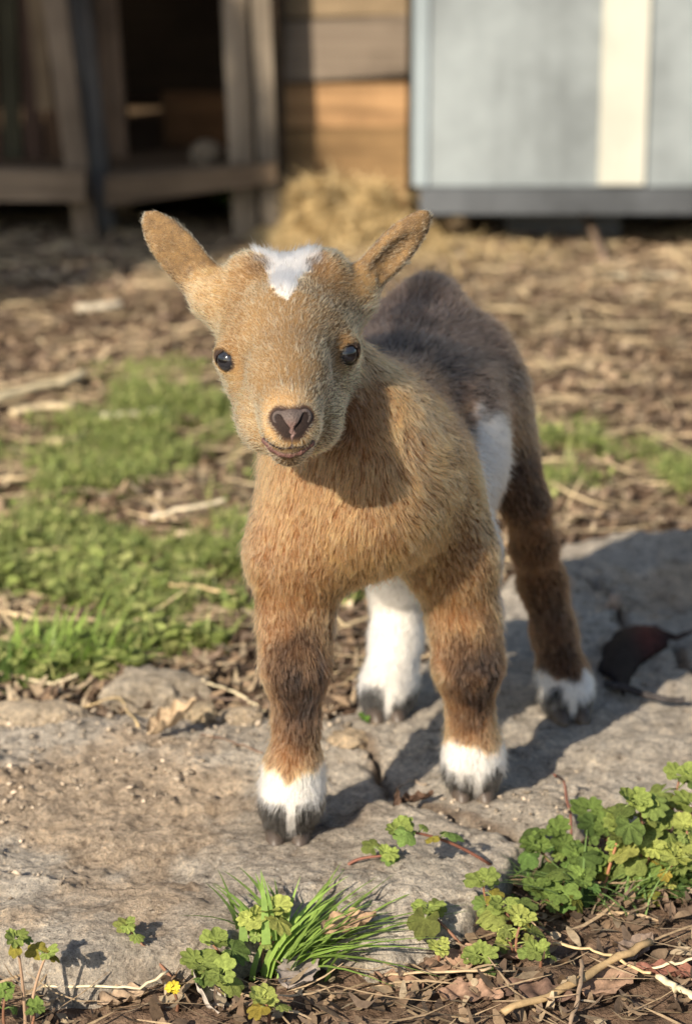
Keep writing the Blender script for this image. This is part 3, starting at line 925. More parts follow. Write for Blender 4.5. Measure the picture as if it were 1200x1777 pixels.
# hooves: two claws each
HOOF = mat_tint('hoof_horn', 0.45, 500, 0.3, 0.3, 0.0006, 0.4)
for lg, fw in ((legA, np.array([-0.02, -1, 0])), (legB, np.array([0.0, -1, 0])), (legC, np.array([0.1, -1, 0])), (legD, np.array([0.15, -1, 0]))):
    f = lg[-1]; fw = nrm(fw); sd_ = np.array([-fw[1], fw[0], 0])
    mb = MB()
    for sg in (-1, 1):
        c0 = np.array([f[0], f[1], 0]) + sd_ * sg * 0.0072
        th = np.arange(14) * 2 * math.pi / 14
        rings = []
        for (zz_, wx, fl_, off) in [(0.0, 0.0066, 0.0150, 0.006), (0.003, 0.0067, 0.0150, 0.0055), (0.007, 0.0066, 0.0135, 0.004), (0.012, 0.0055, 0.011, 0.0)]:
            x_ = np.cos(th) * wx; y_ = np.sin(th) * fl_ * np.where(np.sin(th) > 0, 1.0, 0.8)
            rings.append(c0 + np.outer(x_, sd_) + np.outer(y_ + off, fw) + np.array([0, 0, zz_ - 0.0005]))
        vv = np.concatenate(rings)
        ff = [(i * 14 + j, i * 14 + (j + 1) % 14, (i + 1) * 14 + (j + 1) % 14, (i + 1) * 14 + j) for i in range(3) for j in range(14)] + [tuple(range(13, -1, -1)), tuple(range(42, 56))]
        cl = np.repeat([[0.20, 0.16, 0.11], [0.08, 0.062, 0.048], [0.06, 0.045, 0.035], [0.03, 0.025, 0.02]], 14, 0)
        mb.add(vv, ff, cl)
    mb.build('hoof', HOOF, kid)

# the coat: strands of hair grown from the skin
NH = 470000
tri = np.concatenate([GQ[:, [0, 1, 2]], GQ[:, [0, 2, 3]]])
A_, B_, C_ = GV[tri[:, 0]], GV[tri[:, 1]], GV[tri[:, 2]]
area = np.linalg.norm(np.cross(B_ - A_, C_ - A_), axis=1) / 2
cen = (A_ + B_ + C_) / 3
dens = np.ones(len(tri))
dens *= np.where(headv[tri[:, 0]], 2.0, 1.0)
dens *= np.where(cen[:, 2] < 0.06, 1.25, 1.0)
dens *= 1 + 2.2 * smooth(0.030, 0.012, np.linalg.norm(cen - NOSE, axis=1))
dens *= np.where(np.sum(gn[tri[:, 0]] * nrm(np.array([0.1, 0, CAM_H]) - cen), axis=1) < -0.35, 0.35, 1.0)
pr = area * dens
ti = rng.choice(len(tri), NH, p=pr / pr.sum())
r1 = np.sqrt(rng.random(NH)); r2 = rng.random(NH)
RP = A_[ti] * (1 - r1)[:, None] + B_[ti] * (r1 * (1 - r2))[:, None] + C_[ti] * (r1 * r2)[:, None]
RN = grad_at(RP, 0.0012)
bare = (near_eye(RP) < 0.0070)
padm = np.min([seg(RP, p, q)[0] - max(ra, rb) for (p, q, ra, rb, k) in pad], axis=0) < 0.0
bare |= np.min([seg(RP, p, q)[0] - r_ for (p, q, r_) in NOSE_AREA], axis=0) < -0.0004
lipm = np.min([seg(RP, p, q)[0] - max(ra, rb) for (p, q, ra, rb, k) in lp], axis=0) < 0.0004
keep = ~(bare | padm | lipm) & (RP[:, 2] > 0.003)
RP, RN = RP[keep], RN[keep]
NH = len(RP)
FLW = np.zeros((NH, 3)); LEN = np.zeros(NH); WS = np.zeros(NH)
for (a, b, ra, rb, k, fl, ln) in bones:
    d, t = seg(RP, a, b)
    s = np.clip(d - (ra + (rb - ra) * t), 0, None)
    w = np.exp(-s / 0.006) + 1e-6
    FLW += w[:, None] * fl; LEN += w * ln; WS += w
for (c, M, r, out) in ears:
    e = np.linalg.norm(((RP - c) @ M.T) / r, axis=1)
    w = np.exp(-np.clip(e - 1, 0, None) / 0.15) * 6 * (e < 1.6)
    FLW += w[:, None] * M[0]; LEN += w * 0.0043; WS += w
LEN /= WS
LEN *= 0.79 * np.where(RP[:, 2] > 0.26, 0.85, np.where(RP[:, 2] < 0.17, 0.70, 0.72 + 0.10 * (RP[:, 2] - 0.17) / 0.09))
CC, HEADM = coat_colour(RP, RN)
# the face parts from the nose bridge outwards
fl2 = FLW / WS[:, None]
fl2[HEADM] += np.stack([np.sign(RP[HEADM, 0] + 0.032) * np.clip(np.abs(RP[HEADM, 0] + 0.032) / 0.03, 0, 1) * 0.55, np.zeros(HEADM.sum()), np.zeros(HEADM.sum())], 1)
rad_ = nrm(RP - on_skin(506, 738)) + np.array([0, 0, -0.15])
w = (HEADM * smooth(0.024, 0.014, np.linalg.norm(RP - NOSE, axis=1)))[:, None]
fl2 = fl2 * (1 - w) + rad_ * w
fl2 += 0.33 * np.stack([vnoise(RP, 55, 81), vnoise(RP, 55, 82), vnoise(RP, 55, 83)], 1)
fl2 += 0.20 * np.stack([vnoise(RP, 170, 84), vnoise(RP, 170, 85), vnoise(RP, 170, 86)], 1)
tan_ = fl2 - (fl2 * RN).sum(1, keepdims=True) * RN
tan_ = nrm(tan_)
lowleg = (RP[:, 2] < 0.06)
starw = np.clip((CC[:, 2] - 0.35) / 0.3, 0, 1) * HEADM
lift = np.where(HEADM, 0.36, 0.34) + 0.12 * rng.standard_normal(NH) + 0.25 * starw
lift += np.where(lowleg, 0.05, 0)
LEN *= (0.62 + 0.6 * rng.random(NH)) * (1 + 0.22 * vnoise(RP, 60, 91)) * (1 + 0.8 * starw)
LEN = np.where(lowleg & (RP[:, 2] < 0.03), LEN * 1.05, LEN)
near_e = near_eye(RP)
LEN *= 0.35 + 0.65 * smooth(0.0072, 0.0115, near_e)
LEN *= np.where(HEADM, 0.80 + 0.20 * smooth(0.012, 0.03, np.linalg.norm(RP - NOSE, axis=1)), 1)
guard = (rng.random(NH) < 0.05)
LEN = np.where(guard, LEN * 1.5, LEN); lift = np.where(guard, lift + 0.35, lift)
d0 = nrm(tan_ * np.cos(lift)[:, None] + RN * np.sin(lift)[:, None] + 0.10 * rng.standard_normal((NH, 3)))
d1 = nrm(d0 * 0.45 + tan_ * 0.75 + 0.10 * rng.standard_normal((NH, 3)) + np.array([0, 0, -0.10]))
S = np.linspace(0, 1, 5)
PTS = RP[:, None, :] - RN[:, None, :] * 0.0006 + LEN[:, None, None] * (d0[:, None, :] * (S - 0.45 * S ** 2)[None, :, None] + d1[:, None, :] * (0.45 * S ** 2)[None, :, None])
# tufts: tips lean together
NCL = 64000
ci = rng.choice(NH, NCL, replace=False, p=(1 + 0.8 * HEADM) / (1 + 0.8 * HEADM).sum())
kd = kdtree.KDTree(NCL)
for i, k in enumerate(ci): kd.insert(RP[k], i)
kd.balance()
own = np.fromiter((kd.find(p)[1] for p in RP.tolist()), np.int64, NH)
cp = PTS[ci[own]]
far = np.linalg.norm(RP - RP[ci[own]], axis=1)
amt = np.where(HEADM, 0.72, 0.55) * (0.6 + 0.5 * rng.random(NH)) * (far < 0.006) * np.where(guard, 0.15, 1.0)
PTS = PTS + (cp - PTS) * (amt[:, None] * (S ** 1.4)[None, :])[:, :, None]
# nothing may poke through the slab
PTS[:, :, 2] = np.maximum(PTS[:, :, 2], 0.0012)
cu = bpy.data.hair_curves.new('coat')
cu.add_curves([5] * NH)
cu.attributes['position'].data.foreach_set('vector', (PTS - kid_base).astype(np.float32).ravel())
ra_ = cu.attributes.get('radius') or cu.attributes.new('radius', 'FLOAT', 'POINT')
rad = (np.where(HEADM, 0.000095, 0.000110) * (0.75 + 0.5 * rng.random(NH)))[:, None] * np.array([1.0, 0.95, 0.8, 0.55, 0.12])[None, :]
ra_.data.foreach_set('value', rad.astype(np.float32).ravel())
clump_v = rng.random(NCL)[own]
vary = (0.72 + 0.46 * rng.random(NH) + np.where(HEADM, 0.80, 0.70) * (clump_v - 0.5))
vary = np.where(CC.min(1) > 0.5, 0.94 + 0.12 * (vary - 0.9), vary)
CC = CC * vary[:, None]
# stray dark and pale hairs mixed in
s = rng.random(NH)
lum = CC.mean(1)
dk = (s < np.where(HEADM, 0.03, 0.07)) & (lum > 0.1) & (lum < 0.45); CC[dk] = CC[dk] * 0.40
pl = (s > 0.90) & (lum < 0.45); CC[pl] = CC[pl] * 1.35 + 0.05
tp = cu.attributes.new('tint', 'FLOAT_COLOR', 'CURVE')
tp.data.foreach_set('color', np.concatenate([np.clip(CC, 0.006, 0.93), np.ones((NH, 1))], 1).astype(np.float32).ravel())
t = NT('goat_hair')
t.t.nodes.remove(t.b)
hb = t.n('BsdfHairPrincipled')
hb.parametrization = 'COLOR'
hi = t.n('HairInfo')
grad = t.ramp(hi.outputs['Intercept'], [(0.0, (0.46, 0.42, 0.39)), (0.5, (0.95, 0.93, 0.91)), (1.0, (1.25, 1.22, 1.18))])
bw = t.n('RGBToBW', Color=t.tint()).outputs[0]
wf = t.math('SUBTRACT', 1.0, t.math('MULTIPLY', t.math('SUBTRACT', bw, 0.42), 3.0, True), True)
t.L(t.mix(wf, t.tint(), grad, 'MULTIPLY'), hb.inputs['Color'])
hb.inputs['Roughness'].default_value = 0.45
hb.inputs['IOR'].default_value = 1.42
hb.inputs['Radial Roughness'].default_value = 0.55
hb.inputs['Coat'].default_value = 0.0
hb.inputs['Random Roughness'].default_value = 0.2
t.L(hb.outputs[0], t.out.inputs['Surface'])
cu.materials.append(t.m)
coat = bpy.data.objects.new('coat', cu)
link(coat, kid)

# ------------------------------------------------------------------ grey painted shed
SH_Y = 3.35
def wx(px, Y, z=0.2):
    return (px - 600.0) / FPX * (Y * CT + (CAM_H - z) * ST)
x0 = wx(716, SH_Y); xs0, xs1 = wx(1040, SH_Y), wx(1120, SH_Y)
zb, zsk = 0.112, 0.072
shed = empty('garden_shed', (x0, SH_Y, 0.0), 'grey blue painted shed with cream trim board on a dark base', 'shed')
mb = MB(); mb.box((x0 + 0.004, SH_Y + 0.004, zb), (x0 + 2.2, SH_Y + 1.9, 2.1)); mb.build('wall', GREY, shed, False)
mb = MB(); mb.box((x0, SH_Y - 0.002, zb + 0.001), (x0 + 0.022, SH_Y + 0.0195, 2.1)); mb.build('corner_trim', mat_paint('pale_blue_paint', (0.25, 0.295, 0.315)), shed, False)
for k in range(3):
    mb = MB(); mb.box((xs0 + k * 0.70, SH_Y - 0.004, zb + 0.003), (xs1 + k * 0.70, SH_Y + 0.0195, 2.1)); mb.build('trim_board', WHITE, shed, False)
mb = MB(); mb.box((x0 + 0.012, SH_Y - 0.012, zsk), (x0 + 2.19, SH_Y + 0.10, zb - 0.002)); mb.build('base_rail', SKID, shed, False)
for k in range(3):
    mb = MB(); mb.box((x0 + 0.15 + k * 0.9, SH_Y + 0.12, -0.02), (x0 + 0.33 + k * 0.9, SH_Y + 1.8, zb - 0.004)); mb.build('foundation_block', SKID, shed, False)
mb = MB()
mb.add([(x0 - 0.1, SH_Y - 0.12, 2.1), (x0 + 2.3, SH_Y - 0.12, 2.1), (x0 + 2.3, SH_Y + 0.95, 2.7), (x0 - 0.1, SH_Y + 0.95, 2.7), (x0 + 2.3, SH_Y + 2.0, 2.1), (x0 - 0.1, SH_Y + 2.0, 2.1),
        (x0 - 0.1, SH_Y - 0.12, 2.14), (x0 + 2.3, SH_Y - 0.12, 2.14), (x0 + 2.3, SH_Y + 0.95, 2.74), (x0 - 0.1, SH_Y + 0.95, 2.74), (x0 + 2.3, SH_Y + 2.0, 2.14), (x0 - 0.1, SH_Y + 2.0, 2.14)],
       [(0, 1, 2, 3), (3, 2, 4, 5), (6, 9, 8, 7), (9, 11, 10, 8), (0, 6, 7, 1), (1, 7, 8, 2), (2, 8, 10, 4), (4, 10, 11, 5), (5, 11, 9, 3), (3, 9, 6, 0)])
mb.build('roof', ROOFM, shed, False)

# ------------------------------------------------------------------ plank wall barn behind
PW = 3.53
bx0, bx1 = wx(494, PW), x0 - 0.004
barn = empty('plank_barn', (bx0, PW, 0.0), 'old barn wall of weathered horizontal planks, grey shade and orange sunlight painted in', 'barn')
zs = [(0.02, 0.176, (1.3, 1.0, 0.62)), (0.180, 0.247, (1.9, 1.4, 0.9)), (0.252, 0.345, (0.92, 0.90, 0.90)), (0.350, 0.44, (1.15, 1.05, 0.85))]  # tints paint in sunlight on the low planks, shade on those above
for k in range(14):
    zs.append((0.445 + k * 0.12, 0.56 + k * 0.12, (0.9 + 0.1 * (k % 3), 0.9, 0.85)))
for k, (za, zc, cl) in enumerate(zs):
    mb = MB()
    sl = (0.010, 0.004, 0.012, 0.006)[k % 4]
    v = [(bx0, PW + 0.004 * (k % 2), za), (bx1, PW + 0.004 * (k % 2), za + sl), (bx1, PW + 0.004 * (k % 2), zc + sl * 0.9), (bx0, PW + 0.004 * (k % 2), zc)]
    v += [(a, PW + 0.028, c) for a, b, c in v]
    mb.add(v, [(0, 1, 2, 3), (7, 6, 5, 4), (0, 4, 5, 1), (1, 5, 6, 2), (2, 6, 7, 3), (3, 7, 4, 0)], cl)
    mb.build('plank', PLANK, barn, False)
mb = MB(); mb.box((bx0 + 0.002, PW + 0.035, -0.02), (bx1, PW + 0.06, 2.2), (0.25, 0.2, 0.17)); mb.build('lining', PLANK, barn, False)
mb = MB(); mb.box((bx0 + 0.004, PW + 0.065, -0.02), (x0 - 0.02, PW + 2.4, 2.16), (0.5, 0.45, 0.4)); mb.build('barn_body', PLANK, barn, False)

# ------------------------------------------------------------------ wooden animal shelter at left
SY = 3.45
SHX0, SHX1 = -1.7, wx(492, SY)
shel = empty('animal_shelter', (-0.4, SY, 0.0), 'open fronted weathered wooden animal shelter with dark inside', 'shelter')
def post(pxa, pxb, Y, wpx, dp, cl, name='post', z0=-0.01, z1=1.15):
    """a board whose foot stands near photo column pxb and that leans to column pxa at 0.38 m height"""
    a, b = wx(pxa, Y), wx(pxb, Y)
    w_ = wpx / FPX * (Y * CT + 0.1) / 2
    s_ = (a - b) / 0.34
    mb = MB(); mb.box((b - w_, Y, z0), (b + w_, Y + dp, z1), cl, (s_, 0.0)); return mb.build(name, OLDWOOD, shel, False)
post(107, 146, SY, 40, 0.05, (1.15, 1.0, 0.85))
post(147, 178, SY + 0.06, 34, 0.05, (0.8, 0.82, 0.86))
post(190, 205, SY + 0.35, 40, 0.05, (0.75, 0.6, 0.5))
post(58, 78, SY + 0.16, 26, 0.03, (1.3, 1.1, 0.85), 'brace', 0.20)
post(410, 424, SY + 0.01, 42, 0.03, (1.5, 1.4, 1.25))
post(436, 448, SY + 0.04, 26, 0.03, (0.6, 0.6, 0.6))
post(456, 470, SY - 0.02, 32, 0.04, (0.95, 0.9, 0.82))
post(484, 486, SY - 0.012, 22, 0.03, (0.85, 0.75, 0.62), 'foot_block', -0.01, 0.115)
mb = MB(); mb.box((SHX0, SY - 0.045, 0.082), (wx(150, SY), SY - 0.004, 0.130), (1.25, 1.12, 0.98)); mb.build('rail', PLANK, shel, False)
mb = MB()
a, b = wx(185, SY), wx(480, SY)
v = [(a, SY - 0.05, 0.075), (b, SY - 0.05, 0.112), (b, SY - 0.05, 0.140), (a, SY - 0.05, 0.118), (a, SY - 0.005, 0.075), (b, SY - 0.022, 0.112), (b, SY - 0.022, 0.142), (a, SY - 0.005, 0.122)]
mb.add(v, [(0, 1, 2, 3), (7, 6, 5, 4), (0, 4, 5, 1), (1, 5, 6, 2), (2, 6, 7, 3), (3, 7, 4, 0)], (0.85, 0.74, 0.62)); mb.build('sill', PLANK, shel, False)
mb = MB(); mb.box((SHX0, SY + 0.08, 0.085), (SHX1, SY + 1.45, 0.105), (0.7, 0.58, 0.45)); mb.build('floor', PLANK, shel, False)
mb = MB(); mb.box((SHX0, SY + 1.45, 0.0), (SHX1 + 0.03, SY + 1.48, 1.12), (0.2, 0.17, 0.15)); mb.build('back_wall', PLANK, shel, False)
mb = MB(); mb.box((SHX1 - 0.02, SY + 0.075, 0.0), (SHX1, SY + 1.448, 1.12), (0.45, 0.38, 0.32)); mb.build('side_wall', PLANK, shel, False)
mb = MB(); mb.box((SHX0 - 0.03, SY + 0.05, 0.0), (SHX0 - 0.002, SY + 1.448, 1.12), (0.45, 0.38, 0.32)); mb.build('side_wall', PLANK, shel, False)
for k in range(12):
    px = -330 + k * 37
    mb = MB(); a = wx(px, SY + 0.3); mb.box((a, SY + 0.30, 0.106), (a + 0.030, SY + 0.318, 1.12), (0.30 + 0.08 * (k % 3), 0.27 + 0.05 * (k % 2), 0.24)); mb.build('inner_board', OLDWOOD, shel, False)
mb = MB()
v = [(SHX0 - 0.2, SY - 0.35, 1.125), (SHX1 + 0.12, SY - 0.35, 1.125), (SHX1 + 0.12, SY + 1.6, 1.20), (SHX0 - 0.2, SY + 1.6, 1.20)]
v += [(p[0], p[1], p[2] + 0.025) for p in v]
mb.add(v, [(3, 2, 1, 0), (4, 5, 6, 7), (0, 1, 5, 4), (1, 2, 6, 5), (2, 3, 7, 6), (3, 0, 4, 7)]); mb.build('roof', ROOFM, shel, False)
# things in the shelter
mb = MB(); a = wx(330, SY + 0.5); mb.box((a - 0.05, SY + 0.5, 0.106), (a + 0.09, SY + 0.53, 0.20), (0.6, 0.38, 0.22)); tag(mb.build('wooden_board', PLANK, None, False, origin=(a, SY + 0.5, 0.106)), 'short orange brown board lying in the dark shelter', 'board')
import bmesh
bm = bmesh.new(); bmesh.ops.create_icosphere(bm, subdivisions=3, radius=1.0)
v = np.array([q.co[:] for q in bm.verts]); f = [tuple(w_.index for w_ in q.verts) for q in bm.faces]; bm.free()
mb = MB(); c = np.array([wx(355, SY + 0.2), SY + 0.2, 0.127]); mb.add(c + v * np.array([0.026, 0.02, 0.022]) * (1 + 0.15 * vnoise(v, 1.5, 3))[:, None], f, (0.62, 0.58, 0.52))
tag(mb.build('rock', STONE, origin=c), 'pale grey lump resting on the dark shelter floor', 'rock')

# ------------------------------------------------------------------ unseen evergreen added and shaped to throw shade on the shelter
tree = empty('added_shade_tree', (-2.87, -0.08, -0.05), 'dense evergreen tree added out of view to shade the wooden animal shelter', 'tree')
mb = MB(); mb.tube([(-2.87, -0.08, -0.1), (-2.86, -0.07, 0.9), (-2.84, -0.05, 2.0), (-2.84, -0.03, 3.0)], [0.11, 0.085, 0.06, 0.02], (1, 1, 1), 10)
for k in range(14):
    a = k * 2.4; z_ = 1.65 + k * 0.1; l_ = 0.62 - k * 0.018
    mb.tube([(-2.84, -0.05, z_), (-2.84 + math.cos(a) * l_ * 0.5, -0.05 + math.sin(a) * l_ * 0.5, z_ + 0.06), (-2.84 + math.cos(a) * l_, -0.05 + math.sin(a) * l_, z_ + 0.05)], [0.02, 0.012, 0.004], (1, 1, 1), 6)
mb.build('trunk', BARK, tree)
n = 9000
d = nrm(rng.standard_normal((n, 3))) * (rng.random(n) ** 0.4)[:, None]
ctr = np.array([-2.84, -0.05, 2.40]) + d * np.array([0.47, 0.55, 0.75])
ctr = ctr[fbm(ctr, 3.0, 2, 77) > -0.75]; n = len(ctr)
a = nrm(rng.standard_normal((n, 3))); b = nrm(np.cross(a, rng.standard_normal((n, 3))))
s_ = 0.022 + 0.025 * rng.random((n, 1))
v = np.stack([ctr - a * s_ * 1.6, ctr + b * s_ * 0.6, ctr + a * s_ * 1.6, ctr - b * s_ * 0.6], 1).reshape(-1, 3)
rawmesh('crown', v - np.array(tree.location), np.arange(n * 4).reshape(-1, 4), LEAF, np.repeat(np.array([[0.045, 0.075, 0.025]]) * (0.6 + 0.8 * rng.random((n, 1))), 4, 0), tree)

# ------------------------------------------------------------------ litter of chips and dead leaves
def strips(cen, ln, wd, az, tilt, bend, colr, seg_=3):
    """many small bent strips: (n) arrays -> vertices, quads, colours"""
    n = len(cen)
    d = np.stack([np.cos(az) * np.cos(tilt), np.sin(az) * np.cos(tilt), np.sin(tilt)], 1)
    s = np.stack([-np.sin(az), np.cos(az), np.zeros(n)], 1)
    roll = rng.normal(0, 0.35, n)
    up = np.cross(d, s)
    s = s * np.cos(roll)[:, None] + up * np.sin(roll)[:, None]
    T = np.linspace(-1, 1, seg_ + 1)
    prof = np.sqrt(np.clip(1.08 - T ** 2, 0.05, 1)) if seg_ > 2 else np.ones(seg_ + 1)
    mid = cen[:, None, :] + d[:, None, :] * (T[None, :, None] * ln[:, None, None] / 2)
    mid = mid + np.array([0, 0, 1.0]) * ((T ** 2)[None, :, None] * bend[:, None, None])
    off = s[:, None, :] * (prof[None, :, None] * wd[:, None, None] / 2)
    v = np.stack([mid - off, mid + off], 2)                # n, seg+1, 2, 3
    k = (seg_ + 1) * 2
    base = (np.arange(n) * k)[:, None, None]
    i = np.arange(seg_)[None, :, None]
    q = (base + i * 2 + np.array([0, 1, 3, 2])[None, None, :]).reshape(-1, 4)
    return v.reshape(-1, 3), q, np.repeat(colr, k, 0)

def field(n, x0, x1, y0, y1, bias=1.0):
    return np.stack([rng.uniform(x0, x1, n), y0 + (y1 - y0) * rng.random(n) ** bias], 1)

def in_slab(p):
    return poly_sdf(p, slab_poly)

PAL = 1.0 * np.array([[0.22, 0.15, 0.095], [0.30, 0.215, 0.14], [0.16, 0.11, 0.075], [0.38, 0.29, 0.19], [0.24, 0.175, 0.125], [0.46, 0.37, 0.25], [0.12, 0.085, 0.06], [0.33, 0.235, 0.15]])
def pal(n, w=None):
    c = PAL[rng.choice(len(PAL), n, p=w)]
    return c * (0.75 + 0.5 * rng.random((n, 1)))

p = field(34000, -0.75, 0.85, 1.45, 3.75, 1.25)
p = p[(in_slab(p) < 0.0) & (np.abs(p[:, 0]) < 0.13 + 0.17 * p[:, 1])]
n = len(p); z = ground_h(p[:, 0], p[:, 1])
var_ = np.clip(1.0 + 0.42 * fbm(xyz(p[:, 0], p[:, 1]), 3.2, 3, 141), 0.45, 1.5)[:, None]
c3 = np.stack([p[:, 0], p[:, 1], z + 0.003 + 0.006 * rng.random(n)], 1)
v, q, cl = strips(c3, rng.uniform(0.006, 0.032, n), rng.uniform(0.002, 0.0085, n) * (1 + 0.9 * (rng.random(n) < 0.06)), rng.uniform(0, 6.3, n), rng.normal(0, 0.18, n), rng.normal(0.002, 0.003, n), pal(n) * var_)
tag(rawmesh('leaf_litter', v, q, LITTER, cl), 'brown litter of dead leaves and wood chips behind the slab', 'leaf litter', kind='stuff')

p = field(3700, -0.7, 0.8, 1.5, 3.8, 1.0)
p = p[(in_slab(p) < 0.0)]
n = len(p); z = ground_h(p[:, 0], p[:, 1])
c3 = np.stack([p[:, 0], p[:, 1], z + 0.008 + 0.007 * rng.random(n)], 1)
sc_ = np.array([0.66, 0.52, 0.31]) * (0.55 + 0.6 * rng.random((n, 1)))
v, q, cl = strips(c3, rng.uniform(0.03, 0.11, n), rng.uniform(0.0015, 0.0035, n), rng.normal(0.0, 0.7, n), rng.normal(0, 0.08, n), rng.normal(0, 0.003, n), sc_)
tag(rawmesh('scattered_straw', v, q, STRAW, cl), 'thin straw scattered over the brown yard', 'straw', kind='stuff')

# near soil in front of the slab
p = field(1900, -0.26, 0.28, 0.98, 1.2)
p = p[in_slab(p) < -0.002]
n = len(p); z = ground_h(p[:, 0], p[:, 1])
c3 = np.stack([p[:, 0], p[:, 1], z + 0.001 + 0.006 * rng.random(n)], 1)
v, q, cl = strips(c3, rng.uniform(0.003, 0.020, n), rng.uniform(0.0012, 0.007, n), rng.uniform(0, 6.3, n), rng.normal(0, 0.4, n), rng.normal(0.001, 0.002, n), pal(n) * 0.7)
p = field(420, -0.26, 0.28, 0.98, 1.2)
p = p[in_slab(p) < -0.002]
n = len(p); z = ground_h(p[:, 0], p[:, 1])
c3 = np.stack([p[:, 0], p[:, 1], z + 0.004 + 0.007 * rng.random(n)], 1)
v2, q2, cl2 = strips(c3, rng.uniform(0.015, 0.06, n), rng.uniform(0.0008, 0.002, n), rng.uniform(-0.9, 0.9, n), rng.normal(0, 0.12, n), rng.normal(0, 0.004, n), np.array([0.42, 0.31, 0.19]) * (0.5 + 0.7 * rng.random((n, 1))))
tag(rawmesh('soil_litter', np.concatenate([v, v2]), np.concatenate([q, q2 + len(v)]), LITTER, np.concatenate([cl, cl2])), 'dark crumbs, leaf scraps and bits of straw on the front soil', 'leaf litter', kind='stuff')

# grit and crumbs on the slab
n = 7000
p = field(n, -0.30, 0.42, 1.05, 1.75)
sdp = in_slab(p)
pref = fbm(xyz(p[:, 0], p[:, 1]), 9, 3, 61) + 0.8 * np.exp(-((p - G(180, 1330)[:2]) ** 2).sum(1) / 0.10 ** 2) + 0.7 * np.exp(-((p - G(640, 1300)[:2]) ** 2).sum(1) / 0.05 ** 2)
p = p[(sdp > 0.004) & (pref > 0.25)]
n = len(p)
tz = slab_top(xyz(p[:, 0], p[:, 1]))
oct_ = np.array([[1, 0, 0], [0, 1, 0], [-1, 0, 0], [0, -1, 0], [0, 0, 1], [0, 0, -1.0]])
of = np.array([[0, 1, 4], [1, 2, 4], [2, 3, 4], [3, 0, 4], [1, 0, 5], [2, 1, 5], [3, 2, 5], [0, 3, 5]])
s_ = 0.0006 + 0.0022 * rng.random((n, 1, 1)) ** 3
vv = np.stack([p[:, 0], p[:, 1], tz + 0.0006], 1)[:, None, :] + (oct_[None] + 0.35 * rng.standard_normal((n, 6, 3))) * s_ * np.array([1, 1, 0.7])
rawq = (np.arange(n)[:, None, None] * 6 + of[None]).reshape(-1, 3)
tag(rawmesh('grit', vv.reshape(-1, 3), rawq, LITTER, np.repeat(np.array([[0.46, 0.38, 0.29]]) * (0.4 + 1.0 * rng.random((n, 1))), 6, 0)), 'grit and crumbs lying on the slab', 'grit', kind='stuff')

# ------------------------------------------------------------------ grass behind
def blades(base, h, wd, az, lean, colr, seg_=4):
    n = len(base)
    d = np.stack([np.cos(az), np.sin(az), np.zeros(n)], 1)
    s = np.stack([-np.sin(az), np.cos(az), np.zeros(n)], 1)
    T = np.linspace(0, 1, seg_ + 1)
    out = (T ** 1.7)[None, :] * (lean * h)[:, None]
    zz_ = (T[None, :] - 0.38 * T[None, :] ** 2 * np.clip(lean, 0, 1.6)[:, None]) * h[:, None]
    mid = base[:, None, :] + d[:, None, :] * out[:, :, None] + np.array([0, 0, 1.0]) * zz_[:, :, None]
    w_ = wd[:, None] * (1.02 - T[None, :] ** 1.6)
    off = s[:, None, :] * w_[:, :, None] / 2
    v = np.stack([mid - off, mid + off], 2)
    k = (seg_ + 1) * 2
    q = ((np.arange(n) * k)[:, None, None] + np.arange(seg_)[None, :, None] * 2 + np.array([0, 1, 3, 2])[None, None, :]).reshape(-1, 4)
    return v.reshape(-1, 3), q, np.repeat(colr, k, 0)

def leaflets(cen, rad, colr, tilt=0.5):
    n = len(cen)
    nn_ = nrm(np.stack([rng.normal(0, tilt, n), rng.normal(-0.15, tilt, n), np.ones(n)], 1))
    a = nrm(np.cross(nn_, rng.standard_normal((n, 3)))); b = np.cross(nn_, a)
    th = np.arange(6) * math.pi / 3
    v = cen[:, None, :] + rad[:, None, None] * (a[:, None, :] * (np.cos(th) * 1.25)[None, :, None] + b[:, None, :] * (np.sin(th) * 0.8)[None, :, None])
    v = np.concatenate([v, (cen - nn_ * rad[:, None] * 0.22)[:, None, :]], 1)
    q = (np.arange(n)[:, None, None] * 7 + np.array([[i, (i + 1) % 6, 6, 6] for i in range(6)])[None]).reshape(-1, 4)[:, :3]
    return v.reshape(-1, 3), q, np.repeat(colr, 7, 0)

GP = [(240, 790, 0.16, 0.30, 1.3), (330, 835, 0.15, 0.14, 0.9), (100, 850, 0.16, 0.10, 0.7), (40, 820, 0.12, 0.12, 0.8), (240, 855, 0.2, 0.08, 0.8), (60, 950, 0.12, 0.09, 0.7),
      (200, 1000, 0.11, 0.14, 1.0), (300, 985, 0.10, 0.10, 1.0), (370, 1000, 0.08, 0.09, 1.1), (420, 970, 0.06, 0.09, 1.0), (320, 1080, 0.085, 0.06, 0.9), (220, 1090, 0.085, 0.06, 1.1), (80, 1060, 0.09, 0.07, 0.9), (20, 1140, 0.07, 0.06, 1.3), (120, 1140, 0.06, 0.04, 1.0),
      (1010, 815, 0.11, 0.13, 1.6), (1080, 840, 0.12, 0.10, 1.4), (1190, 865, 0.14, 0.06, 1.6), (960, 850, 0.05, 0.1, 1.2), (30, 1010, 0.08, 0.10, 0.8), (150, 1180, 0.07, 0.03, 1.0), (280, 1130, 0.08, 0.03, 0.9), (600, 1050, 0.03, 0.06, 0.6), (600, 1165, 0.012, 0.012, 0.5)]
def gdens(p):
    d = np.zeros(len(p))
    for (a, b, rx, ry, s) in GP:
        c = G(a, b, -0.02)[:2]
        d = np.maximum(d, s * np.exp(-(((p - c) / np.array([rx, ry]) * 1.5) ** 2).sum(1)))
    return d
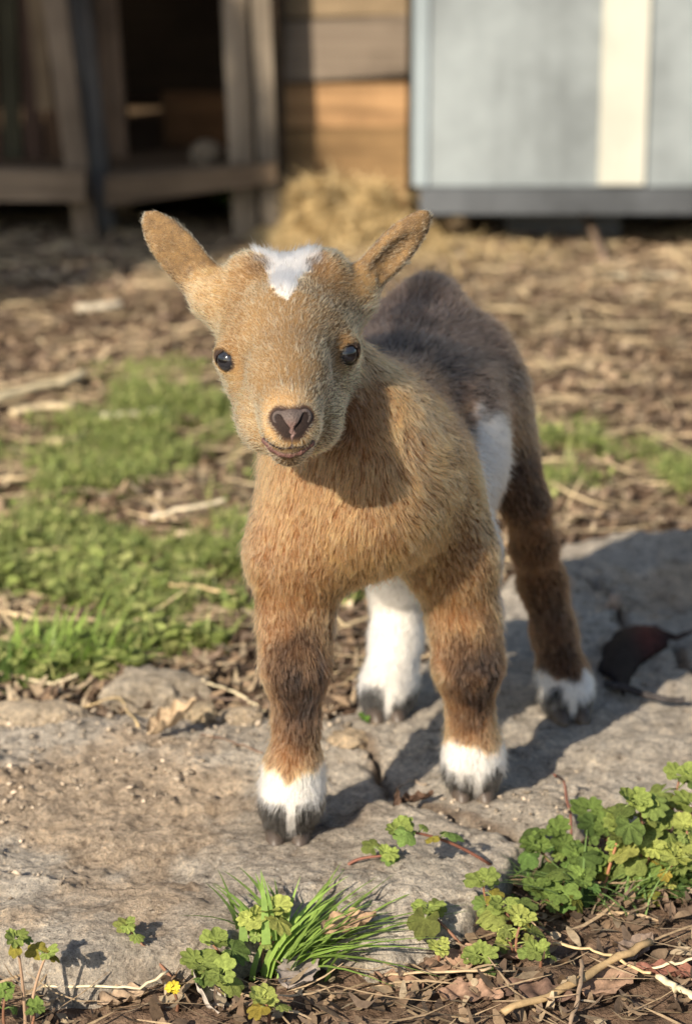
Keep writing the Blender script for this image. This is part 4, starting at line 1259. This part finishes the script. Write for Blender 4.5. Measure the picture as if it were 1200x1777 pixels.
def grass_points(n):
    p = field(n, -0.55, 0.6, 1.45, 2.75)
    d = gdens(p) * (0.72 + 1.2 * fbm(xyz(p[:, 0], p[:, 1]), 18, 3, 101))
    return p[(rng.random(n) < d * 1.1) & (d > 0.20) & (in_slab(p) < -0.004)]
GCOL = np.array([1.72, 1.55, 1.6]) * np.array([[0.135, 0.185, 0.050], [0.185, 0.24, 0.075], [0.105, 0.15, 0.045], [0.23, 0.27, 0.10]])
p = grass_points(260000); n = len(p)
base = np.stack([p[:, 0], p[:, 1], ground_h(p[:, 0], p[:, 1]) - 0.002], 1)
v, q, cl = blades(base, rng.uniform(0.012, 0.042, n), rng.uniform(0.0010, 0.0024, n), rng.uniform(0, 6.3, n), rng.uniform(0.2, 1.2, n), GCOL[rng.integers(0, 4, n)] * (0.7 + 0.5 * rng.random((n, 1))))
tag(rawmesh('grass', v, q, GRASS, cl), 'short green grass in patches behind the slab', 'grass', kind='stuff')
p = grass_points(100000); n = len(p)
base = np.stack([p[:, 0], p[:, 1], ground_h(p[:, 0], p[:, 1]) + rng.uniform(0.006, 0.022, n)], 1)
v, q, cl = leaflets(base, rng.uniform(0.002, 0.0036, n) * (1 + 0.9 * smooth(2.0, 1.6, p[:, 1])), GCOL[rng.integers(0, 4, n)] * (0.7 + 0.5 * rng.random((n, 1))))
tag(rawmesh('ground_cover', v, q, LEAF, cl), 'low round leaved green weeds among the grass', 'weeds', kind='stuff')

# ------------------------------------------------------------------ grass tufts that read as single plants
def tuft(label, px, py, n, hmin, hmax, wd, lean, azr, cl, z=None, spread=0.010, group='grass tufts'):
    g0 = G(px, py, -0.03 if z is None else z)
    zz_ = surf(g0[0], g0[1]) if z is None else z
    o = np.array([g0[0], g0[1], zz_])
    b = o + np.stack([rng.normal(0, spread, n), rng.normal(0, spread * 0.6, n), np.full(n, -0.003)], 1)
    v, q, c = blades(b, rng.uniform(hmin, hmax, n), rng.uniform(wd * 0.6, wd * 1.2, n), rng.uniform(azr[0], azr[1], n), rng.uniform(lean[0], lean[1], n), np.array(cl) * (0.65 + 0.7 * rng.random((n, 1))), 6)
    ob = rawmesh('grass_tuft', v - o, q, GRASS, c)
    ob.location = o
    return tag(ob, label, 'grass tuft', group)
tuft('tall broad bladed grass tuft at the left edge behind the slab', 105, 1195, 70, 0.032, 0.072, 0.0058, (0.3, 1.3), (-1.2, 2.2), (0.26, 0.37, 0.08), spread=0.020)
tuft('dark green grass tuft at the far left photo edge', 10, 1205, 70, 0.025, 0.055, 0.0045, (0.2, 1.0), (0, 6.3), (0.15, 0.25, 0.06), spread=0.02)
tuft('bright green grass tuft in front of the slab, its blades leaning right', 500, 1712, 75, 0.030, 0.062, 0.0042, (0.5, 1.8), (-0.7, 1.3), (0.24, 0.36, 0.08), spread=0.010)
tuft('dark thin grass tuft leaning left in front of the slab', 462, 1700, 18, 0.022, 0.045, 0.0042, (0.4, 1.4), (1.6, 3.4), (0.19, 0.29, 0.07), spread=0.010)
tuft('fine grass tuft under the right hand weeds', 960, 1590, 60, 0.015, 0.045, 0.0018, (0.6, 1.9), (0, 6.3), (0.13, 0.23, 0.05), spread=0.022)
tuft('thin curving grass tuft lying on the soil below the weeds', 1075, 1620, 26, 0.02, 0.06, 0.0016, (1.2, 2.4), (-0.4, 3.4), (0.17, 0.26, 0.08), spread=0.016)
tuft('blurry grass tuft sprouting at the foot of the shelter', 400, 352, 30, 0.03, 0.09, 0.006, (0.1, 0.6), (0, 6.3), (0.10, 0.19, 0.04), z=0.015, spread=0.02)

# ------------------------------------------------------------------ weeds with scalloped leaves
def scallop_leaf(mb, c, n, d, r, cl, lobes=7, cup=0.1):
    """fan shaped leaf with rounded folded lobes; c = stalk point, d = direction it grows, n = upper side"""
    n = nrm(n); d = nrm(d - (d @ n) * n); s = np.cross(n, d)
    A = 57
    th = np.linspace(-math.pi * 0.86, math.pi * 0.86, A)
    ph = rng.uniform(-0.3, 0.3)
    lob = np.abs(np.cos((th + 0.12 * np.sin(2 * th + ph)) * lobes / 2.0)) ** 0.75
    lob = lob * (1 - 0.16 * np.abs(np.sin(th * lobes * 1.5 + ph * 3)))
    env = (1.0 - 0.22 * np.abs(th) / math.pi) * (1 + 0.10 * np.sin(th * 1.3 + ph * 4))
    deep = rng.uniform(0.24, 0.36)
    vs = [c + 0 * d]
    cs = [np.array(cl) * 1.35]
    for k, fr in enumerate((0.3, 0.62, 0.85, 1.0)):
        for a, o, e in zip(th, lob, env):
            rr = r * fr * e * (1 - deep * fr ** 2 * (1 - o))
            fold = 0.16 * r * fr * (o - 0.6) * (1 if k < 3 else 0.7)
            h = cup * r * fr ** 2 - fold + 0.07 * r * fr * math.sin(2 * a + ph * 9)
            vs.append(c + d * (r * 0.18 * fr + math.cos(a) * rr) + s * math.sin(a) * rr + n * h)
            cs.append(np.array(cl) * (0.78 + 0.34 * o if k < 3 else 0.9 + 0.15 * o) * rng.uniform(0.9, 1.1))
    f = [(0, 1 + i, 2 + i) for i in range(A - 1)]
    for k in range(3):
        f += [(1 + k * A + i, 1 + (k + 1) * A + i, 2 + (k + 1) * A + i, 2 + k * A + i) for i in range(A - 1)]
    mb.add(vs, f, np.array(cs))

def weed(label, stems, cl, leaf=0.011, stemc=(0.20, 0.10, 0.06), zb=None):
    """stems: list of (base px, tip px, depth change, list of leaf fractions, tip rosette count)"""
    leaf = leaf * 0.80
    b0 = stems[0][0]
    g0 = G(b0[0], b0[1], -0.02); g0[2] = surf(g0[0], g0[1]) if zb is None else zb
    root = empty('scalloped_weed', g0, label, 'weed', 'scalloped weeds along the slab')
    ms, ml = MB(), MB()
    for (bp, tp_, dY, fr, ros) in stems:
        a = G(bp[0], bp[1], -0.02); a[2] = surf(a[0], a[1]) - 0.003
        t_ = W(tp_[0], tp_[1], a[1] + dY)
        t_[2] = max(t_[2], surf(t_[0], t_[1]) + 0.004)
        midp = (a + t_) / 2 + np.array([rng.normal(0, 0.004), rng.normal(0, 0.003), 0.12 * np.linalg.norm(t_ - a)])
        T = np.linspace(0, 1, 9)
        pts = np.outer((1 - T) ** 2, a) + np.outer(2 * T * (1 - T), midp) + np.outer(T ** 2, t_)
        ms.tube(pts, np.linspace(0.0011, 0.0007, 9), np.array(stemc) * (0.8 + 0.4 * rng.random()), 6)
        for f_ in fr:
            i = f_ * 8; k = min(int(i), 7); p_ = pts[k] + (pts[k + 1] - pts[k]) * (i - k)
            az = rng.uniform(0, 6.3)
            for s_ in (0, 1):
                aa = az + s_ * math.pi + rng.normal(0, 0.4)
                d_ = np.array([math.cos(aa), math.sin(aa) * 0.8 - 0.2, 0.25 + rng.normal(0, 0.25)])
                e_ = p_ + d_ * leaf * rng.uniform(0.4, 1.1)
                ms.tube(np.stack([p_, (p_ + e_) / 2 + np.array([0, 0, 0.001]), e_]), 0.0005, np.array(cl) * 0.8, 5)
                nn_ = np.array([d_[0] * 0.45 + rng.normal(0, 0.35), -0.35 + d_[1] * 0.3 + rng.normal(0, 0.35), 1.0])
                scallop_leaf(ml, e_, nn_, d_, leaf * rng.choice([0.5, 0.75, 0.95, 1.15]) * rng.uniform(0.85, 1.1), np.array(cl) * rng.uniform(0.5, 1.25) * (np.array([rng.uniform(0.85, 1.2), 1, 0.9]) if rng.random() > 0.14 else np.array([1.9, 1.25, 0.8])), rng.choice([5, 7, 7, 9]), rng.uniform(-0.3, 0.15))
        az = rng.uniform(0, 6.3)
        for j in range(min(ros, 4)):
            aa = az + j * 2.1 + rng.normal(0, 0.35)
            d_ = np.array([math.cos(aa), math.sin(aa), 0.5 - 0.2 * j])
            nn_ = np.array([-d_[0] * 0.2 + rng.normal(0, 0.3), -0.5 - d_[1] * 0.3 + rng.normal(0, 0.25), 1.0])
            scallop_leaf(ml, t_ + d_ * leaf * 0.28 + np.array([0, 0, 0.001 * j]), nn_, d_, leaf * rng.uniform(0.5, 0.95), np.array(cl) * rng.uniform(0.9, 1.45) * np.array([1.12, 1.05, 0.9]), rng.choice([5, 7]), rng.uniform(-0.15, 0.35))
    ms.build('stem', STEM, root)
    ml.build('leaf', LEAF, root)
    return root
GA, GB, GC = (0.175, 0.235, 0.068), (0.105, 0.165, 0.045), (0.25, 0.30, 0.09)
weed('tallest scalloped weed at the right photo edge, pale leaf rosettes on top', [((1150, 1520), (1178, 1350), 0.01, [0.25, 0.45, 0.65, 0.85], 6), ((1165, 1530), (1140, 1425), -0.01, [0.4, 0.75], 5), ((1175, 1540), (1200, 1400), 0.01, [0.4, 0.8], 5)], GA, 0.0135)
weed('leafy weed below the tallest weed at right', [((1120, 1560), (1130, 1475), -0.01, [0.45, 0.8], 5), ((1130, 1560), (1175, 1490), -0.015, [0.5, 0.9], 5), ((1110, 1560), (1085, 1480), -0.005, [0.6], 4)], GC, 0.0135)
weed('weed with a long bare red brown stem among the right leaves', [((1040, 1580), (1098, 1392), 0.012, [0.75, 0.95], 5)], GA, 0.0125, (0.27, 0.12, 0.06))
weed('dark leaved weed spreading over the slab edge at right', [((1060, 1560), (1005, 1490), 0.0, [0.5, 0.85], 5), ((1050, 1560), (960, 1450), 0.02, [0.6, 0.85], 5), ((1060, 1550), (1050, 1440), 0.02, [0.5, 0.8], 5), ((1070, 1540), (1020, 1410), 0.03, [0.7], 4)], GB, 0.0125)
weed('weed with broad mid green leaves right of the crack', [((985, 1600), (970, 1555), -0.01, [0.6], 5), ((985, 1600), (1010, 1530), 0.0, [0.5, 0.8], 5), ((980, 1600), (930, 1545), 0.0, [0.7], 4)], GB, 0.0130)
weed('pale weed with two stacked leaf tiers at the slab corner', [((880, 1640), (838, 1535), 0.005, [0.5, 0.8], 5), ((885, 1640), (872, 1575), -0.005, [0.6, 0.9], 5)], GA, 0.0120)
weed('short dark bushy weed filling the gap under the tallest weed', [((1150, 1570), (1120, 1530), -0.005, [0.5, 0.9], 4), ((1160, 1570), (1165, 1520), 0.0, [0.5, 0.9], 4), ((1180, 1575), (1195, 1530), 0.0, [0.6], 4)], GB, 0.0125)
weed('low weed rooted at the slab edge behind the broad leaved one', [((1010, 1560), (985, 1475), 0.01, [0.4, 0.7], 4), ((1020, 1565), (1035, 1500), 0.0, [0.5, 0.8], 4), ((1000, 1560), (930, 1470), 0.015, [0.6, 0.9], 4)], GB, 0.0120)
weed('upright weed with dense small leaves beside the bare red brown stem', [((1090, 1570), (1070, 1430), 0.01, [0.3, 0.5, 0.7, 0.88], 4), ((1100, 1570), (1110, 1400), 0.01, [0.4, 0.6, 0.8], 4)], GA, 0.0110)
weed('pale bushy weed between the tallest weed and the photo edge', [((1190, 1560), (1190, 1440), 0.0, [0.3, 0.5, 0.7, 0.9], 4), ((1200, 1565), (1215, 1470), 0.0, [0.5, 0.8], 4)], GC, 0.0115)
weed('yellow green seedling low on the soil under the slab corner', [((885, 1665), (882, 1632), -0.005, [0.7], 5), ((900, 1670), (905, 1600), 0.0, [0.8], 4)], GC, 0.0095)
weed('small bright green seedling on the soil right of the yellow green one', [((935, 1690), (932, 1655), -0.005, [0.6], 5)], GA, 0.0095)
weed('low green seedling with a reddish stem trailing to the left', [((840, 1690), (832, 1662), -0.004, [0.8], 4), ((830, 1680), (738, 1580), 0.02, [0.9], 5)], GA, 0.0115)
weed('small pale cupped seedling below the slab front', [((765, 1680), (762, 1648), -0.004, [], 6)], GC, 0.0100)
weed('thin sprig with a red stem arching over the slab in front of the goat', [((850, 1560), (690, 1442), -0.02, [0.55, 0.78, 0.92], 3), ((600, 1565), (672, 1500), 0.0, [0.95], 3)], GA, 0.0098, (0.22, 0.09, 0.06))
weed('upright weed on a thick stalk at the left photo edge', [((45, 1790), (28, 1630), 0.01, [0.93], 3), ((50, 1785), (82, 1655), 0.01, [0.95], 2)], GA, 0.0088, (0.30, 0.20, 0.13))
weed('dark low weed in the bottom left corner', [((20, 1790), (12, 1725), 0.0, [0.7], 3), ((40, 1790), (60, 1755), 0.0, [], 3)], GB, 0.0085)
weed('sprig with two small leaves hanging off the left slab edge', [((320, 1715), (222, 1672), 0.015, [0.92], 2)], GA, 0.0088)
weed('weed with round crinkled leaves left of the grass tuft', [((400, 1720), (345, 1675), 0.0, [0.7], 5), ((405, 1720), (388, 1695), -0.01, [0.7], 5), ((400, 1715), (370, 1640), 0.01, [0.8], 4)], GA, 0.0120)
weed('weed with pale leaves rising behind the grass tuft', [((455, 1690), (440, 1600), 0.01, [0.6, 0.85], 5), ((470, 1685), (475, 1580), 0.01, [0.85], 5)], GC, 0.0105)
weed('single light green seedling at the bottom edge under the grass tuft', [((462, 1775), (460, 1738), -0.005, [0.7], 4)], GC, 0.0105)
weed('yellow flower like seedling beside the grey folded leaf', [((305, 1745), (300, 1720), -0.004, [], 5)], (0.60, 0.52, 0.06), 0.0062)
weed('tiny green seedling growing from the slab crack', [((632, 1300), (630, 1285), -0.003, [0.8], 3)], (0.10, 0.2, 0.04), 0.006)

# ------------------------------------------------------------------ dead leaves, straws, twigs
def dead_leaf(label, px, py, ln, wd, az, curl, cl, z=None, tilt=0.0, lobed=False, group=None):
    g0 = G(px, py, -0.03 if z is None else z)
    if z is None: g0[2] = surf(g0[0], g0[1]) + 0.003
    NU, NVV = 22, 14
    U = np.linspace(0, 1, NU); Q = np.linspace(-1, 1, NVV)
    prof = np.sin(U ** 0.8 * math.pi) ** 0.75 + 0.03
    if lobed: prof = prof * (0.72 + 0.38 * np.abs(np.sin(U * math.pi * 3.5)))
    else: prof = prof * (1 + 0.10 * np.sin(U * 37 + px))
    d = np.array([math.cos(az), math.sin(az), 0]); s = np.array([-math.sin(az), math.cos(az), 0]); k = np.array([0, 0, 1.0])
    vs = []; cs = []
    for i, u in enumerate(U):
        for j, w_ in enumerate(Q):
            x = (u - 0.5) * ln; y = w_ * prof[i] * wd / 2
            h = curl * (w_ ** 2) * wd * 0.5 * prof[i] + curl * 0.5 * ln * (u - 0.5) ** 2 + 0.0015 * math.sin(u * 19 + w_ * 5 + px)
            y *= 1 - 0.35 * abs(curl) * w_ * w_
            vs.append(np.array([x, y, h + tilt * x]))
            cs.append(np.array(cl) * (0.75 if abs(w_) < 0.09 else 1.0) * (0.85 + 0.3 * rng.random()))
    vs = np.array(vs)
    vs = g0 + vs[:, :1] * d + vs[:, 1:2] * s + vs[:, 2:] * k
    f = [(i * NVV + j, (i + 1) * NVV + j, (i + 1) * NVV + j + 1, i * NVV + j + 1) for i in range(NU - 1) for j in range(NVV - 1)]
    mb = MB(); mb.add(vs, f, np.array(cs))
    o = mb.build('dead_leaf', LITTER, origin=g0)
    return tag(o, label, 'leaf', group)
LG = 'dead leaves'
dead_leaf('curled tan oak leaf standing on the slab beside the rough rock', 298, 1255, 0.040, 0.022, 0.7, 0.9, (0.50, 0.38, 0.25), 0.012, 0.35, True, LG)
dead_leaf('folded grey white dead leaf at the bottom edge', 362, 1760, 0.036, 0.020, 2.0, 1.0, (0.46, 0.41, 0.36), None, 0.4, False, LG)
dead_leaf('broad brown dead leaf under the right end of the grass tuft', 605, 1700, 0.034, 0.022, 0.5, 0.35, (0.36, 0.24, 0.15), None, 0.1, False, LG)
dead_leaf('dull grey brown dead leaf below the grass tuft', 520, 1735, 0.032, 0.024, 1.2, 0.3, (0.27, 0.23, 0.20), None, 0.15, False, LG)
dead_leaf('pinkish brown dead leaf lying flat under the slab corner', 900, 1695, 0.042, 0.022, 0.2, 0.25, (0.34, 0.22, 0.16), None, 0.0, False, LG)
dead_leaf('brown leaf fragment at the bottom edge in the middle', 815, 1765, 0.036, 0.024, -0.3, 0.3, (0.30, 0.19, 0.13), None, 0.1, False, LG)
dead_leaf('narrow curled dark dead leaf at the lower right', 1145, 1620, 0.034, 0.010, 1.9, 0.8, (0.20, 0.14, 0.10), None, 0.3, False, LG)
dead_leaf('red brown dead leaf in the bottom right corner', 1165, 1735, 0.040, 0.014, -0.2, 0.4, (0.23, 0.105, 0.075), None, 0.0, False, LG)
dead_leaf('brown dead leaf resting at the right photo edge by the soil', 1190, 1590, 0.030, 0.022, 0.9, 0.4, (0.28, 0.19, 0.14), None, 0.15, False, LG)
dead_leaf('flat brown leaf near the bottom centre soil', 690, 1745, 0.030, 0.020, 2.6, 0.3, (0.24, 0.15, 0.10), None, 0.1, False, LG)
dead_leaf('light brown dead leaf half buried left of the yellow seedling', 215, 1765, 0.028, 0.020, 0.3, 0.4, (0.34, 0.25, 0.17), None, 0.1, False, LG)
dead_leaf('torn grey brown leaf right of the big diagonal stalk', 1100, 1690, 0.034, 0.018, 0.9, 0.4, (0.25, 0.19, 0.15), None, 0.1, False, LG)
dead_leaf('pink blurry dead leaf lying in the left grass', 285, 940, 0.045, 0.028, 0.2, 0.25, (0.52, 0.40, 0.33), None, 0.1, False, LG)
dead_leaf('pale blurry leaf in front of the wood shed at right', 1110, 548, 0.10, 0.04, 0.05, 0.2, (0.62, 0.56, 0.42), None, 0.0, False, LG)
dead_leaf('dark torn leaf scrap lodged in the slab crack', 720, 1388, 0.024, 0.009, 0.3, 0.7, (0.10, 0.06, 0.04), 0.003, 0.1, False, LG)
dead_leaf('dark brown leaf scrap standing up beside the crack', 688, 1395, 0.014, 0.006, 1.5, 0.7, (0.11, 0.07, 0.05), 0.006, 0.8, False, LG)

dead_leaf('large crinkled brown leaf lying left of the thick diagonal stalk', 800, 1715, 0.046, 0.026, 0.4, 0.3, (0.33, 0.21, 0.14), None, 0.1, False, LG)
dead_leaf('dark wet looking leaf at the bottom edge right of the middle', 930, 1770, 0.044, 0.026, -0.4, 0.25, (0.15, 0.095, 0.07), None, 0.05, False, LG)
dead_leaf('mid brown leaf between the thick stalk and the right edge', 1060, 1745, 0.042, 0.024, 0.7, 0.3, (0.29, 0.19, 0.13), None, 0.1, False, LG)
dead_leaf('thin pale brown leaf scrap at the foot of the slab near the middle', 650, 1715, 0.030, 0.012, -0.5, 0.5, (0.42, 0.31, 0.21), None, 0.1, False, LG)

def stalk(name, label, pts, rad, cl, cat='straw', group='straw stalks', lift=0.003, split=False, flat=0.7):
    P_ = []
    for q in pts:
        g = G(q[0], q[1], -0.03)
        zq = surf(g[0], g[1])
        for _ in range(3):
            g = G(q[0], q[1], zq + lift); zq = surf(g[0], g[1])
        h = q[2] if len(q) > 2 else 0
        P_.append([g[0], g[1], zq + lift + h])
    P_ = np.array(P_)
    P_[:, 2] = np.maximum(np.linspace(P_[0, 2], P_[-1, 2], len(P_)), P_[:, 2] - 0.002) if cat == 'twig' else np.linspace(P_[0, 2], P_[-1, 2], len(P_)) + max(0.0, float(np.max(P_[:, 2] - np.linspace(P_[0, 2], P_[-1, 2], len(P_)))) - 0.003)
    T = np.linspace(0, len(P_) - 1, 14)
    D = np.stack([np.interp(T, np.arange(len(P_)), P_[:, k]) for k in range(3)], 1)
    D = D + 0.0006 * rng.standard_normal(D.shape)
    mb = MB()
    mb.tube(D, rad * (0.85 + 0.3 * rng.random(14)), np.array(cl) * (0.8 + 0.35 * rng.random((14, 1))), 7, True, flat)
    o = mb.build(name, STRAW, origin=D[0])
    return tag(o, label, cat, group)
ST_ = (0.58, 0.44, 0.24); SP_ = (0.70, 0.60, 0.40); TW_ = (0.20, 0.13, 0.09)
stalk('straw_stalk', 'thick dry stalk lying diagonally across the lower right soil', [(870, 1755), (960, 1715), (1050, 1675), (1128, 1640)], 0.0026, (0.44, 0.31, 0.16), lift=0.010)
stalk('straw_stalk', 'long thin straw along the foot of the slab at lower left', [(75, 1712), (180, 1716), (240, 1712), (292, 1694, 0.004)], 0.0010, SP_, lift=0.012)
stalk('straw_stalk', 'thin straw crossing behind the thick diagonal stalk', [(960, 1640), (1040, 1665), (1130, 1690)], 0.0011, ST_, lift=0.008)
stalk('straw_stalk', 'pale thin straw pointing to the right edge under the weeds', [(1100, 1680), (1160, 1672), (1215, 1660)], 0.0011, SP_, lift=0.008)
stalk('straw_stalk', 'broad pale straw in the bottom right corner', [(1140, 1690), (1175, 1715), (1215, 1730)], 0.0022, SP_, lift=0.008)
stalk('straw_stalk', 'bent straw rising from the soil at the bottom edge', [(985, 1780), (1005, 1745), (1010, 1690, 0.008)], 0.0012, (0.30, 0.22, 0.15), lift=0.006)
stalk('straw_stalk', 'straw lying across the soil below the pinkish leaf', [(640, 1690), (760, 1702), (850, 1680)], 0.0010, (0.44, 0.33, 0.2), lift=0.008)
stalk('straw_stalk', 'thin curved straw on the slab behind the curled leaf', [(95, 1262), (140, 1245), (205, 1246), (240, 1262)], 0.0009, ST_, lift=0.003)
stalk('straw_stalk', 'straw lying beside the rough rock and the left front leg', [(350, 1205, 0.012), (400, 1220, 0.004), (465, 1238)], 0.0012, SP_, lift=0.004)
stalk('straw_stalk', 'pale short straw on the grass edge at far left', [(40, 1200, 0.006), (90, 1197, 0.006), (137, 1195, 0.006)], 0.0013, SP_, lift=0.004)
stalk('straw_stalk', 'stout straw lying behind the left front leg', [(325, 1145), (380, 1152), (425, 1160)], 0.0022, (0.56, 0.42, 0.28), lift=0.006)
stalk('straw_stalk', 'straw lying on the low green weeds left of the chest', [(285, 1030, 0.012), (340, 1042, 0.012), (405, 1055, 0.012)], 0.0018, ST_, lift=0.008)
stalk('straw_stalk', 'broad pale straw left of the chest across the grass', [(262, 905, 0.01), (330, 897, 0.01), (390, 888, 0.01)], 0.0026, (0.75, 0.65, 0.46), lift=0.015)
stalk('straw_stalk', 'longest blurry straw at the left photo edge', [(-30, 692), (60, 680), (110, 668), (145, 655)], 0.0065, (0.66, 0.56, 0.36), lift=0.015)
stalk('straw_stalk', 'blurry straw below the longest one at left', [(20, 722), (70, 716), (128, 706)], 0.0058, (0.58, 0.47, 0.30), lift=0.015)
stalk('straw_stalk', 'short white blurry straw just behind the left grass', [(175, 717), (230, 715), (285, 712)], 0.0060, (0.72, 0.66, 0.48), lift=0.015)
stalk('straw_stalk', 'short faint straw left of the grass at left', [(85, 765), (110, 763), (145, 758)], 0.0055, (0.58, 0.47, 0.28), lift=0.015)
stalk('straw_stalk', 'blurry pale straw in the shade left of the ear', [(135, 545), (165, 538), (208, 530)], 0.0080, (0.66, 0.58, 0.44), lift=0.010)
stalk('twig', 'dark thin twig curving over the rough rock', [(205, 1185, 0.014), (300, 1205, 0.012), (370, 1222, 0.006), (450, 1226, 0.004)], 0.0011, (0.17, 0.12, 0.09), 'twig', 'twigs', 0.004)
stalk('twig', 'thin brown twig on the slab left of the front hoof', [(345, 1275), (400, 1290), (455, 1305)], 0.0008, TW_, 'twig', 'twigs', 0.002)
stalk('twig', 'dark twig along the back edge of the slab at right', [(985, 885), (1060, 895), (1130, 905), (1220, 915)], 0.004, (0.15, 0.11, 0.08), 'twig', 'twigs', 0.006)
stalk('twig', 'thin reddish twig sticking up by the dark leaved weed', [(1000, 1455), (975, 1428, 0.010), (958, 1405, 0.022)], 0.0009, (0.22, 0.10, 0.07), 'twig', 'twigs', 0.002)
stalk('twig', 'stalk leaning against the dark base of the shed', [(1050, 460), (1020, 420, 0.02), (1000, 390, 0.05)], 0.006, (0.24, 0.17, 0.12), 'twig', 'twigs', 0.01)
stalk('twig', 'short straight twig lying on the slab between the front hooves', [(685, 1332), (712, 1345), (738, 1360)], 0.0008, (0.42, 0.33, 0.24), 'twig', 'twigs', 0.002)
stalk('twig', 'grey twig crossing the rough rock at its foot', [(330, 1190), (380, 1192), (440, 1182, 0.004)], 0.001, (0.25, 0.19, 0.14), 'twig', 'twigs', 0.004)

# ------------------------------------------------------------------ dark curled pod at right
pc = G(1105, 1170, 0.012)
pod = empty('seed_pod', np.array([pc[0], pc[1], 0.0]), 'dark red black curled dry seed pod behind the hind hoof on the slab', 'seed pod')
outer = [(1035, 1165), (1045, 1125), (1068, 1102), (1100, 1092), (1135, 1094), (1160, 1106)]
NU, NVV = 26, 9
innr = [(1080, 1202), (1092, 1185), (1098, 1168), (1112, 1148), (1135, 1132), (1158, 1118)]
Tn = np.linspace(0, 5, NU)
O_ = np.stack([np.interp(Tn, range(6), [q[k] for q in outer]) for k in (0, 1)], 1); I_ = np.stack([np.interp(Tn, range(6), [q[k] for q in innr]) for k in (0, 1)], 1)
vs = []; cs = []
for i in range(NU):
    for j in range(NVV):
        w_ = j / (NVV - 1)
        q = O_[i] * (1 - w_) + I_[i] * w_
        hgt = 0.0135 * math.sin(math.pi * min(1, w_ * 0.80 + 0.12)) * (0.45 + 0.55 * math.sin(math.pi * (i + 2) / (NU + 3)))
        g = G(q[0], q[1] + 8, 0.0)
        vs.append([g[0], g[1], hgt + 0.002])
        rd = math.exp(-((q[0] - 1118) ** 2 + (q[1] - 1112) ** 2) / 26.0 ** 2)
        cs.append(np.array([0.012, 0.009, 0.010]) * (1 - rd) + np.array([0.08, 0.018, 0.015]) * rd)
f = [(i * NVV + j, (i + 1) * NVV + j, (i + 1) * NVV + j + 1, i * NVV + j + 1) for i in range(NU - 1) for j in range(NVV - 1)]
lo = [[a, b, max(c - 0.0035, 0.0006)] for a, b, c in vs]
nv_ = len(vs)
f2 = [tuple(x + nv_ for x in q[::-1]) for q in f]
rim = []
for i in range(NU - 1):
    rim.append((i * NVV, i * NVV + nv_, (i + 1) * NVV + nv_, (i + 1) * NVV)); e = NVV - 1
    rim.append((i * NVV + e, (i + 1) * NVV + e, (i + 1) * NVV + e + nv_, i * NVV + e + nv_))
for j in range(NVV - 1):
    rim.append((j, j + 1, j + 1 + nv_, j + nv_)); e = (NU - 1) * NVV
    rim.append((e + j, e + j + nv_, e + j + 1 + nv_, e + j + 1))
mb = MB(); mb.add(np.array(vs + lo), f + f2 + rim, np.array(cs + cs)); mb.build('shell', POD, pod)
def podtube(name, pts, rad, cl):
    mb = MB()
    P_ = np.array([G(a, b, 0.0) + np.array([0, 0, h]) for a, b, h in pts])
    T = np.linspace(0, len(P_) - 1, 16)
    D = np.stack([np.interp(T, np.arange(len(P_)), P_[:, k]) for k in range(3)], 1)
    mb.tube(D, np.interp(np.linspace(0, 1, 16), np.linspace(0, 1, len(rad)), rad), cl, 8, True, 0.8)
    return mb.build(name, POD, pod)
podtube('stalk', [(1150, 1112, 0.005), (1172, 1118, 0.005), (1200, 1108, 0.006), (1230, 1100, 0.006)], [0.004, 0.0028, 0.0016, 0.0014], (0.04, 0.028, 0.025))
podtube('tip', [(1050, 1195, 0.004), (1085, 1206, 0.005), (1120, 1216, 0.004), (1160, 1222, 0.003), (1186, 1222, 0.003)], [0.003, 0.0038, 0.0032, 0.0026, 0.0028], (0.05, 0.045, 0.045))

# ------------------------------------------------------------------ hay against the barn
hx, hy = wx(610, 3.4), 3.42
U, Q = np.meshgrid(np.linspace(-1, 1, 60), np.linspace(-1, 1, 30), indexing='ij')
pp = np.stack([hx + U.ravel() * 0.21, hy + Q.ravel() * 0.10, np.zeros(U.size)], 1)
def hay_h(p):
    r = np.hypot((p[:, 0] - hx) / 0.21, (p[:, 1] - hy) / 0.16)
    return 0.005 + 0.070 * smooth(1.0, 0.20, r) * (1 + 0.55 * fbm(p, 18, 3, 121)) + 0.008 * fbm(p, 60, 2, 122)
pp[:, 2] = hay_h(pp)
HAYM = NT('hay')
hn = HAYM.noise(1.0, 5, 0.7, HAYM.stretch(40, 160, 160), 1.0)
HAYM = HAYM.done(HAYM.ramp(hn, [(0.3, (0.16, 0.11, 0.05)), (0.5, (0.42, 0.31, 0.15)), (0.7, (0.62, 0.48, 0.26))]), 0.8, HAYM.bump(hn, 0.9, 0.01), 0.2)
hay = empty('hay_pile', (hx, hy, 0.0), 'low heap of golden hay against the barn planks', 'hay')
gridmesh('heap', pp - np.array(hay.location), 60, 30, HAYM, None, None, hay)
n = 2600
p = np.stack([np.clip(hx + rng.normal(0, 0.12, n), bx0 + 0.03, 0.3), hy - 0.07 + rng.normal(0, 0.08, n), np.zeros(n)], 1)
p = p[p[:, 1] < PW - 0.02]; n = len(p)
p[:, 2] = np.maximum(hay_h(p), ground_h(p[:, 0], p[:, 1])) + 0.004
v, q, cl = strips(p, rng.uniform(0.03, 0.10, n), rng.uniform(0.002, 0.004, n), rng.normal(0, 0.8, n), rng.normal(0, 0.28, n), rng.normal(0, 0.006, n), np.array([0.64, 0.485, 0.25]) * (0.45 + 0.75 * rng.random((n, 1))))
o = rawmesh('hay_strands', v - np.array(hay.location), q, STRAW, cl, hay)
